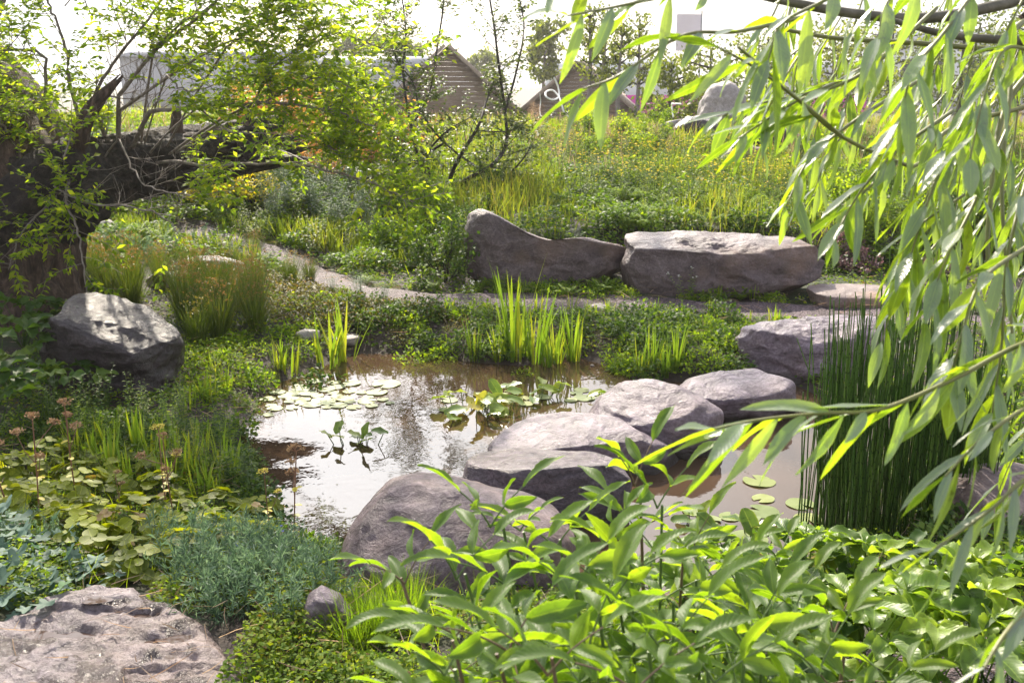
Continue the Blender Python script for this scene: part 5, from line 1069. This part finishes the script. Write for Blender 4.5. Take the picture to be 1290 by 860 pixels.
for k, (x, y, h, lab, kd) in enumerate([(98,640,1.15,'tall single brown dried flower head in front of the dark boulder','umbel'), (50,660,1.05,'cluster of brown dried flower heads at the left bank','umbel'), (18,660,1.2,'brown dried flower heads nearest the left edge','umbel'), (2,640,.9,'dried flower stalk cut by the left edge','umbel'),
        (222,668,.95,'orange dried flower heads above the yellow green round leaves','umbel'), (212,655,.95,'greenish flat flower head behind the orange ones','umbelG'), (372,700,1.05,'pale dried flower head standing before the bright water','umbel'), (345,690,.8,'faint dried stalk left of the one before the water','umbelG'), (150,670,.55,'short dried stalk among the round leaves','umbel')]):
    o = place(PR[kd][k % len(PR[kd])], 'dried_flower_stalk', on(x, y), lab, 'dried flower', s=h)
R_(41); fb = Geo(); 
for k, (x, y) in enumerate([(355,700),(424,712),(330,722),(610,722)]):
    h_ = herb(60+k, 2, .16, .03, .004, mat='feather', flower='blueflower', fs=.008); place(h_, 'blue_flower', on(x, y+14), ['tiny blue flower among the feathery plants', 'tiny blue flower beside the biggest boulder', 'small blue flower left of the biggest boulder', 'tiny blue flower under the near shrub'][k], 'wildflower')

# driftwood stick
a, b = on(752, 418), on(786, 405); g = Geo(); tube(g, wiggle(a+[0, 0, .03], b+[0, 0, .05], 8, .03, np.random.default_rng(3)), .012, .008, 7); tag(geo_obj('driftwood_stick', g, M['twig'], origin=a), 'grey driftwood stick on the mud beside the path', 'stick')

# ------------------------------------------------------------------ lily pads
R_(51); pads = []
def padmesh(seed):
    R_(seed); g = Geo(); leaves(g, T_PAD, np.array([[-.5, 0, 0]]), np.array([[1.0, 0, 0]]), np.array([[0, 0, 1.0]]), 1, .5, .001, np.array([RG.uniform(.1, .8)])); v = g.v[0]
    v[:, 2] += .012*np.sin(np.arange(len(v))*1.3+seed)*(np.hypot(v[:, 0], v[:, 1]) > .3); return g.mesh('pad', G_['pad'])
PM = [padmesh(s) for s in (1, 2, 3, 4, 5, 6)]; rp = np.random.default_rng(17)
def padfield(poly, n, s, label, mind):
    poly = np.array(poly, float); lo, hi = poly.min(0), poly.max(0); t = 0; k = 0
    while k < n and t < n*60:
        t += 1; x, y = rp.uniform(lo[0], hi[0]), rp.uniform(lo[1], hi[1])
        if not inpoly(x, y, poly): continue
        p = atz(x, y, .0); sz = rp.uniform(*s)
        if sdist(np.array([p[0]]), np.array([p[1]]), POND)[0] > -.02 or not clear(p): continue
        if any((p[0]-q[0])**2+(p[1]-q[1])**2 < ((sz+q[2])*mind)**2 for q in pads): continue
        pads.append((p[0], p[1], sz)); k += 1
        o = link('lily_pad', PM[rp.integers(6)], None, (p[0], p[1], .004+.002*rp.random()), (rp.normal(0, .02), rp.normal(0, .02), rp.uniform(0, 6.28)), sz); tag(o, label, 'lily pad', label)
padfield([(400,478),(440,482),(500,500),(495,512),(440,516),(380,512),(330,525),(318,520),(330,500)], 40, (.06, .14), 'floating lily pad in the left part of the pond', .36)
padfield([(940,600),(1010,600),(1030,650),(1020,690),(940,690),(925,640)], 9, (.10, .17), 'floating lily pad beside the horsetail stems', .4)
padfield([(725,490),(760,492),(760,505),(715,508)], 6, (.08, .15), 'floating lily pad left of the rounded stepping stone', .4)
padfield([(540,500),(680,495),(690,510),(560,518)], 9, (.08, .13), 'floating lily pad below the raised lily leaves', .5)
padfield([(1000,670),(930,665),(860,650),(880,640)], 5, (.10, .14), 'floating lily pad near the longest stepping stone', .5)
for k, (x, y, s, sz) in enumerate([(487,484,.19,.19)]):
    p = atz(x, y); tag(link('lily_pad', PM[0], None, (p[0], p[1], .005), (0, 0, 1.0), s), 'single floating lily pad near the far left water', 'lily pad')
def lilyplant(seed, n, r, h, s):
    R_(seed); g = Geo(); st = Geo()
    for k in range(n):
        a = RG.uniform(0, 6.28); q = math.sqrt(RG.random())*r; p = np.array([math.cos(a)*q*1.5, math.sin(a)*q, RG.uniform(.25, 1)*h]); tube(st, wiggle([p[0]*.6, p[1]*.6, -.06], p, 5, .06, RG), .0035, .0025, 5)
        D = norm(np.array([RG.normal(0, 1), RG.normal(0, .8), RG.uniform(-.1, .7)])); leaves(g, T_ROUNDW, p[None]-D*s*.3, D[None], np.array([[RG.normal(0, .4), -.2+RG.normal(0, .4), 1]]), s*RG.uniform(.8, 1.2), s*.30, .35, wave=.2)
    return [('stem', st.mesh('lily_stem', M['stem_green'])), ('foliage', g.mesh('lily_foliage', G_['lilyleaf']))]
for k, (x, y, n, r, h, s, lab) in enumerate([(592,520,17,.20,.13,.135,'water lily with raised green and yellow leaves in mid pond'), (628,518,10,.13,.11,.12,'smaller raised water lily right of the mid pond one'), (670,502,11,.14,.10,.11,'raised water lily leaves nearest the far reeds'), (450,560,9,.11,.10,.09,'raised water lily leaves in the bright left water'), (758,505,4,.08,.05,.10,'few raised lily leaves behind the longest stepping stone'),
        (880,660,4,.06,.05,.10,'small raised lily leaves right of the longest stepping stone'), (945,672,3,.06,.09,.13,'single folded lily leaf beside the floating pads')]):
    p = atz(x, y); place(lilyplant(70+k, n, r, h, s), 'water_lily', (p[0], p[1], 0), lab, 'water lily', rz=0)

# ------------------------------------------------------------------ horsetail thicket
def horsetail(seed, n, rx, ry, hm, label, px, py):
    rr = np.random.default_rng(seed); b = atz(px, py, 0.05); g = Geo()
    for k in range(n):
        x, y = rr.uniform(-rx, rx), rr.uniform(-ry, ry); h = hm*rr.uniform(.55, 1.05)*(1-.25*abs(x)/rx); le = rr.normal(0, .05, 2)
        if rr.random() < .04: le = rr.normal(0, .25, 2)
        P = wiggle([x, y, -.1], [x+le[0]*h, y+le[1]*h, h], 5, .006, rr); r = rr.uniform(.0024, .0040); tube(g, P, r, r*.7, 5, rr.random()**.8)
    o = geo_obj('horsetail_clump', g, M['horse']); o.location = [float(c) for c in b]; return tag(o, label, 'horsetail')
horsetail(1, 340, .29, .24, 1.16, 'dense thicket of upright dark green horsetail stems', 1130, 672)
horsetail(2, 90, .10, .12, 1.05, 'sparser horsetail stems at the left flank of the thicket', 1050, 655)
horsetail(3, 5, .035, .05, .92, 'few separate horsetail stems standing in open water', 1008, 690)
horsetail(4, 140, .11, .14, .80, 'shorter horsetail stems at the right flank of the thicket', 1205, 665)

# ------------------------------------------------------------------ near right: broad palmate plants
for k, (x, y, d, s) in enumerate([(960,700,2.75,1.0),(1020,705,2.7,1.05),(1075,715,2.6,1.0),(1130,712,2.7,.9),(1190,730,2.6,1.0),(1250,745,2.5,1.0),(990,745,2.45,.9),(1110,760,2.4,1.0),(1180,780,2.3,.9),(1290,760,2.4,1.0),(925,735,2.6,.7),(1050,770,2.3,1.0)]):
    p = at(x, y, d); zb = max(hz(p[0], p[1]), .0); hgt = p[2]-zb
    place(hogleaf(90+k, 11, .125, max(.16, hgt+.06), 'palm' if k % 3 else 'deep'), 'broad_leaved_plant', (p[0], p[1], zb), 'palmate leaved plant on the near right bank below the horsetails', 'plant', 'broad leaved plants on the near right bank', s=1)
scatter(PR['cushion'], 'fine_cushion_plant', [(900,700),(980,720),(1000,790),(880,780)], 14, 'fine leaved cushion at the near edge of the pond', 'plant', (.7, 1.1), .1, seed=33)
scatter(PR['moundD']+PR['moundF'], 'right_bank_plant', [(1150,500),(1290,480),(1290,800),(1180,760),(1200,620)], 30, 'leafy plant on the right bank beyond the horsetails', 'plant', (.6, 1.0), .14, seed=34)

# ------------------------------------------------------------------ foreground shrub (pinnate leaves), bottom right
EB = np.array([.35, 1.55, hz(.35, 1.55)-.03]); eld = thing('foreground_shrub', EB, 'bright green shrub with toothed leaflets filling the near right corner', 'shrub'); lf = Geo(); re = np.random.default_rng(21); RG = re
def pinnate(lf, st, b, d, up, rl, ll, lw, pairs, rng):
    d = norm(d); S = norm(np.cross(up, d)); up = norm(np.cross(d, S)); n = 7; t = np.linspace(0, 1, n)[:, None]; P = b+d*rl*t-up*rl*.22*t*t; tube(st, P, .0016, .0009, 4)
    tin = np.clip(rng.random(), .05, .95)
    for k in range(pairs):
        tt = .38+.5*k/max(1, pairs-1) if pairs > 1 else .5; c = np.array([np.interp(tt, t[:, 0], P[:, q]) for q in range(3)])
        for sg in (-1, 1):
            D = d*.62+S*sg*.85+rng.normal(0, .12, 3)-up*.08; leaves(lf, T_OVAL, c[None], D[None], (up+rng.normal(0, .5, 3))[None], ll*rng.uniform(.62, 1.12), lw*rng.uniform(.7, 1.15), rng.uniform(.1, 1.3), np.array([np.clip(tin+rng.normal(0, .1), 0, 1)]), wave=.12)
    leaves(lf, T_OVAL, P[-1][None], (d-up*.25)[None], up[None], ll*1.12, lw*1.1, rng.uniform(.4, .9), np.array([tin]), wave=.12)
stems = [(800,612,1.55,1),(828,640,1.5,1),(618,664,1.45,1),(655,668,1.6,.6),(510,735,1.40,.9),(575,730,1.32,1),(700,690,1.5,1),(760,680,1.5,.8),(575,800,1.2,1),(640,740,1.3,1.1),(720,750,1.25,1.1),(800,720,1.35,1),(870,700,1.55,.9),
         (930,740,1.5,.9),(1000,770,1.45,.9),(860,770,1.3,1),(640,820,1.1,1.1),(740,820,1.1,1.1),(840,830,1.12,1.1),(940,820,1.2,1),(1050,800,1.35,1),(560,850,1.1,.9),(1030,850,1.15,1),(900,860,1.05,1),(800,870,1.0,1),(1120,865,1.2,.9),
         (770,760,1.28,1),(980,710,1.8,.8),(690,850,1.02,1),(960,780,1.35,1),(900,730,1.5,.9)]
for k, (x, y, d, s) in enumerate(stems):
    tip = at(x, y, d); base = np.array([EB[0]+(tip[0]-EB[0])*.45+re.normal(0, .04), tip[1]+re.normal(.0, .05)+.02, EB[2]]); st = Geo()
    P = wiggle(base, tip, 12, .015, re); tube(st, P, .0065 if k % 4 == 0 else .004, .0022, 6); nl = 4
    for q in range(nl):
        i = 11-q; b = P[i] if q == 0 else P[11-min(q, 5)]+(P[11]-P[10])*0; b = tip+(P[6]-tip)*(q*.19)
        a = q*1.57+re.random(); 
        for sg in (0, math.pi):
            aa = a+sg; el = 1.0-.22*q+re.normal(0, .15); dd = np.array([math.cos(aa)*math.cos(el), math.sin(aa)*math.cos(el), math.sin(el)]); upv = np.array([-math.cos(aa)*math.sin(el), -math.sin(aa)*math.sin(el), math.cos(el)])
            pinnate(lf, st, b, dd, upv, .075*s*(1+.14*q), .068*s*(1+.06*q), .0106*s*(1+.06*q), 2 if q > 1 else 1, re)
    geo_obj('stem', st, M['stem_brown' if k % 4 == 0 else 'stem_green'], eld, origin=EB)
geo_obj('foliage', lf, G_['elder'], eld, origin=EB)

# ------------------------------------------------------------------ the near willow whose branches hang in from the right
WB = np.array([2.35, 1.9, hz(2.35, 1.9)-.05]); wil = thing('near_willow_tree', WB, 'willow with long narrow leaves hanging in from the top right', 'tree'); lf = Geo(); rw = np.random.default_rng(31); RG = rw
g = Geo(); tube(g, spline([WB, WB+[.02, .05, .8], WB+[-.05, .1, 1.5], at(1380, 40, 2.1), at(1350, -120, 2.1), at(1300, -320, 2.2)], 30), .11, .05, 16); geo_obj('trunk', g, M['bark'], wil, origin=WB)
def strand(pl, r=.0032, sp=.024, ll=.105, lw=.0095, seed=0, tipdense=True, mat='stem_olive', hang=.55, start=0.08):
    """a branchlet with alternate narrow leaves"""
    pts = np.array([at(x, y, d) for x, y, d in pl]); ln = np.linalg.norm(np.diff(pts, axis=0), axis=1).sum(); P = spline(pts, 30); st = Geo(); tube(st, P, r, r*.35, 6)
    m = max(3, int(ln/sp)); t = np.linspace(start, 1, m); pp = np.stack([np.interp(t, np.linspace(0, 1, 30), P[:, c]) for c in range(3)], 1); tg = np.stack([np.interp(t, np.linspace(0, 1, 30), np.gradient(P, axis=0)[:, c]) for c in range(3)], 1); tg = norm(tg)
    az = np.arange(m)*2.5+rw.random()*6; A = norm(np.cross(tg, [0.1, .2, 1.0])); B = np.cross(tg, A); rad = A*np.cos(az)[:, None]+B*np.sin(az)[:, None]
    D = norm(tg*.85+rad*.62+np.array([0, 0, -hang])*rw.uniform(.4, 1.3, (m, 1))); U = -tg*.2+rad*.6+np.array([0, 0, .7])+rw.normal(0, .35, (m, 3))
    leaves(lf, T_LANCE, pp, D, U, ll*rw.uniform(.65, 1.15, m)*(1-.25*(t > .93)), lw*rw.uniform(.75, 1.2, m), rw.uniform(.0, .75, m), wave=.12)
    geo_obj('branchlet', st, M[mat], wil, origin=WB); return P
M['darkbough'] = plainmat('dark_bough', [(.05, .045, .03), (.10, .09, .06), (.17, .15, .12)], 25, .7, .5, .005)
# main boughs
for pl, r in [([(1400,-20,2.1),(1290,0,1.95),(1180,22,1.8),(1080,18,1.7),(960,-5,1.6),(880,-30,1.5)], .013), ([(1400,60,2.0),(1290,52,1.85),(1200,45,1.75),(1120,25,1.7)], .011), ([(1400,80,2.1),(1280,66,2.0),(1160,55,1.9),(1050,48,1.8),(950,30,1.7)], .007),
        ([(1420,90,2.0),(1290,135,1.8),(1200,160,1.7),(1160,205,1.62),(1130,204,1.5),(1060,172,1.4),(1008,128,1.3),(960,85,1.25),(930,60,1.2)], .0045), ([(1400,20,1.9),(1285,30,1.7),(1272,120,1.6),(1262,240,1.55),(1275,420,1.5)], .006), ([(1420,-10,2.0),(1300,90,1.8),(1262,150,1.75),(1250,230,1.7),(1245,330,1.68),(1270,380,1.7)], .007)]:
    g = Geo(); tube(g, spline([at(*q) for q in pl], 30), r, r*.4, 8); geo_obj('branch', g, M['darkbough' if r > .01 else 'stem_olive'], wil, origin=WB)
ST = [ # tip strands read from the photograph
 ([(1010,22,1.35),(930,40,1.25),(860,45,1.2),(780,95,1.15),(735,112,1.12)], .10, .010), ([(900,-20,1.3),(840,-5,1.2),(770,10,1.15),(715,20,1.1)], .10, .010), ([(800,-60,1.2),(760,-30,1.15),(705,-12,1.1)], .09, .009),
 ([(1060,172,1.4),(1008,128,1.3),(955,88,1.22),(905,60,1.18)], .11, .011), ([(1180,10,1.5),(1090,90,1.4),(1000,130,1.35),(930,175,1.3)], .10, .010), ([(1130,60,1.6),(1040,110,1.5),(960,130,1.45),(900,150,1.4)], .10, .010),
 ([(1160,100,1.6),(1080,150,1.5),(1020,200,1.45),(990,260,1.4)], .10, .010), ([(1200,140,1.5),(1130,190,1.4),(1085,240,1.35),(1050,300,1.3)], .11, .011), ([(1130,205,1.5),(1090,240,1.45),(1060,260,1.42)], .10, .010),
 ([(1240,100,1.5),(1190,200,1.4),(1160,280,1.35),(1140,350,1.32)], .12, .012), ([(1270,160,1.4),(1225,260,1.32),(1190,330,1.28),(1165,400,1.25)], .12, .012), ([(1300,200,1.5),(1270,320,1.4),(1262,430,1.36),(1250,520,1.32)], .11, .011),
 ([(1420,400,1.2),(1300,428,1.1),(1200,478,1.05),(1110,515,1.02),(1040,520,1.0),(960,528,1.0),(900,540,.98)], .105, .0105), ([(1420,470,1.15),(1310,505,1.05),(1240,550,1.0),(1190,600,.98)], .09, .008),
 ([(1420,560,1.1),(1300,600,1.0),(1250,640,.97),(1180,690,.95)], .085, .007),
 ([(1300,760,.85),(1265,800,.82),(1240,840,.8)], .08, .007), ([(1310,300,1.3),(1240,350,1.2),(1215,410,1.15),(1200,470,1.12)], .12, .012), ([(1330,80,1.4),(1270,60,1.3),(1240,120,1.25),(1222,200,1.2)], .12, .012),
 ([(1100,-40,1.3),(1040,0,1.25),(985,30,1.2),(968,75,1.18)], .12, .012), ([(1180,-40,1.3),(1120,0,1.25),(1105,60,1.2)], .12, .012), ([(1250,-40,1.4),(1190,40,1.3),(1150,90,1.25),(1135,150,1.22)], .11, .011)]
for k, (pl, ll, lw) in enumerate(ST): strand(pl, ll=ll*.92, lw=lw*.74, sp=.034 if k < 4 else .022)
for k in range(38):
    x = rw.uniform(930, 1330); u = (x-850)/480; y0 = rw.uniform(-60, 40+u*230); ln = rw.uniform(90, 190)+u*40; d = rw.uniform(1.35, 2.3)
    yend = y0+ln
    if yend > 100+u*420: continue
    strand([(x+rw.uniform(10, 60), y0, d), (x, y0+ln*.45, d-.03), (x-rw.uniform(5, 45), y0+ln, d-.05)], .0020, .023, .090, .0064)
for k in range(7):
    x = rw.uniform(1130, 1330); y0 = rw.uniform(200, 520); d = rw.uniform(1.1, 1.9); ln = rw.uniform(80, 150)
    strand([(x+rw.uniform(20, 70), y0, d), (x, y0+ln*.45, d-.03), (x-rw.uniform(5, 35), y0+ln, d-.05)], .0020, .024, .09, .0072)
geo_obj('foliage', lf, G_['willow'], wil, origin=WB)

# ------------------------------------------------------------------ plants crowding both edges of the path
re2 = np.random.default_rng(88); Tn = norm(np.gradient(PATHC, axis=0))
for k in range(0, len(PATHC)-4):
    for sg in (-1, 1):
        if re2.random() < .42: continue
        c = PATHC[k]+np.array([-Tn[k][1], Tn[k][0]])*sg*re2.uniform(.25, .40); p = np.array([c[0], c[1], hz(*c)-.01])
        if not clear(p) or sdist(np.array([c[0]]), np.array([c[1]]), POND)[0] < .1 or abs(c[0]) > c[1]*.6+.3: continue
        pr = [PR['moundF'], PR['cushion'], PR['fern'], PR['irisB'], PR['moundD'], PR['olivecushion']][re2.integers(6)]
        place(pr[re2.integers(len(pr))], 'path_side_plant', p, 'small plant spilling over the edge of the winding gravel path', 'plant', 'plants along the path edge', s=re2.uniform(.28, .6))

# ------------------------------------------------------------------ pebbles, debris
pebp = [rock_geo([(-10,0),(-6,7),(2,9),(9,5),(11,-2),(5,-8),(-5,-7)], 1.0, .007, namp=.12, seed=q, n=6)[0] for q in (1, 2, 3)]
pebm = []
for q, g in enumerate(pebp):
    v = np.concatenate(g.v); g.v = [((v-v.mean(0))*np.array([1, 1, .7])*2.2).astype(np.float32)]; pebm.append(g.mesh('pebble', M['rock_pale' if q == 0 else 'rock_rough']))
rq = np.random.default_rng(5); k = 0
while k < 90:
    if k < 60: c = PATHC[rq.integers(30, 150)]+rq.normal(0, .22, 2)
    else: c = atz(rq.uniform(445, 780), rq.uniform(425, 450))[:2]+rq.normal(0, .1, 2)
    k += 1; p = np.array([c[0], c[1], hz(*c)+.012])
    if not clear(p): continue
    tag(link('pebble', pebm[rq.integers(3)], None, p, tuple(rq.uniform(0, 6, 3)*np.array([.05, .05, 1])), rq.uniform(.4, 1.5)), 'small loose pebble lying along the winding gravel path', 'pebble', 'pebbles along the path')
RG = np.random.default_rng(66); n = 5200; xy = np.stack([RG.uniform(wx0, wx1, n), RG.uniform(wy0, wy1, n)], 1); d = -sdist(xy[:, 0], xy[:, 1], POND)
dd = fbm(np.stack([xy[:, 0]*2.5, xy[:, 1]*2.5, xy[:, 0]*0], -1), 71, 3); ok = (d > .01) & (RG.random(n) < np.exp(-d/.10)*.9+.10*(dd > .25)); xy = xy[ok]; n = len(xy)
g = Geo(); P = np.c_[xy, np.full(n, .003)]; leaves(g, T_TRI, P, rdir(n, -.02, .02), np.array([0, 0, 1.0])+RG.normal(0, .05, (n, 3)), .012*RG.uniform(.4, 1.6, n), .003*RG.uniform(.5, 1.5, n), 0)
tag(geo_obj('floating_debris', g, G_['olive']), 'bits of floating leaf and weed along the pond edge', 'pond debris', kind='stuff')
# fallen straw and dead blades on the banks
n = 5200; yy = RG.uniform(2, 11, n); xx = RG.uniform(-1, 1, n)*(yy*.6+.4); ok = sdist(xx, yy, POND) > .03; xx, yy = xx[ok], yy[ok]; n = len(xx); g = Geo(); a = RG.uniform(0, 6.28, n)
leaves(g, T_BLADE3, np.stack([xx, yy, hbase(xx, yy)+.03+.05*RG.random(n)], -1), np.stack([np.cos(a), np.sin(a), RG.uniform(-.1, .5, n)], -1), rdir(n, .3, 1), RG.uniform(.04, .16, n), .0016, RG.uniform(-.6, 1.0, n))
tag(geo_obj('dead_straw', g, G_['pinkgrass']), 'dry straw and dead blades lying over the green banks', 'dead grass', kind='stuff')

# ------------------------------------------------------------------ thin scattering volume added for a veiling backlit glow
m, nt = newmat('haze_air'); out = N(nt, 'ShaderNodeOutputMaterial'); pv = N(nt, 'ShaderNodeVolumePrincipled'); pv.inputs['Color'].default_value = (.95, .93, .90, 1)
pv.inputs['Density'].default_value = 0.0009; pv.inputs['Anisotropy'].default_value = 0.45; L(nt, pv.outputs[0], out.inputs['Volume'])
g = Geo(); box(g, (0, 40, 8), (170, 120, 24)); hzb = geo_obj('haze', g, m, smooth=False); tag(hzb, 'thin bright haze hanging over the meadow', 'haze', kind='stuff')
SC.cycles.volume_bounces = 0
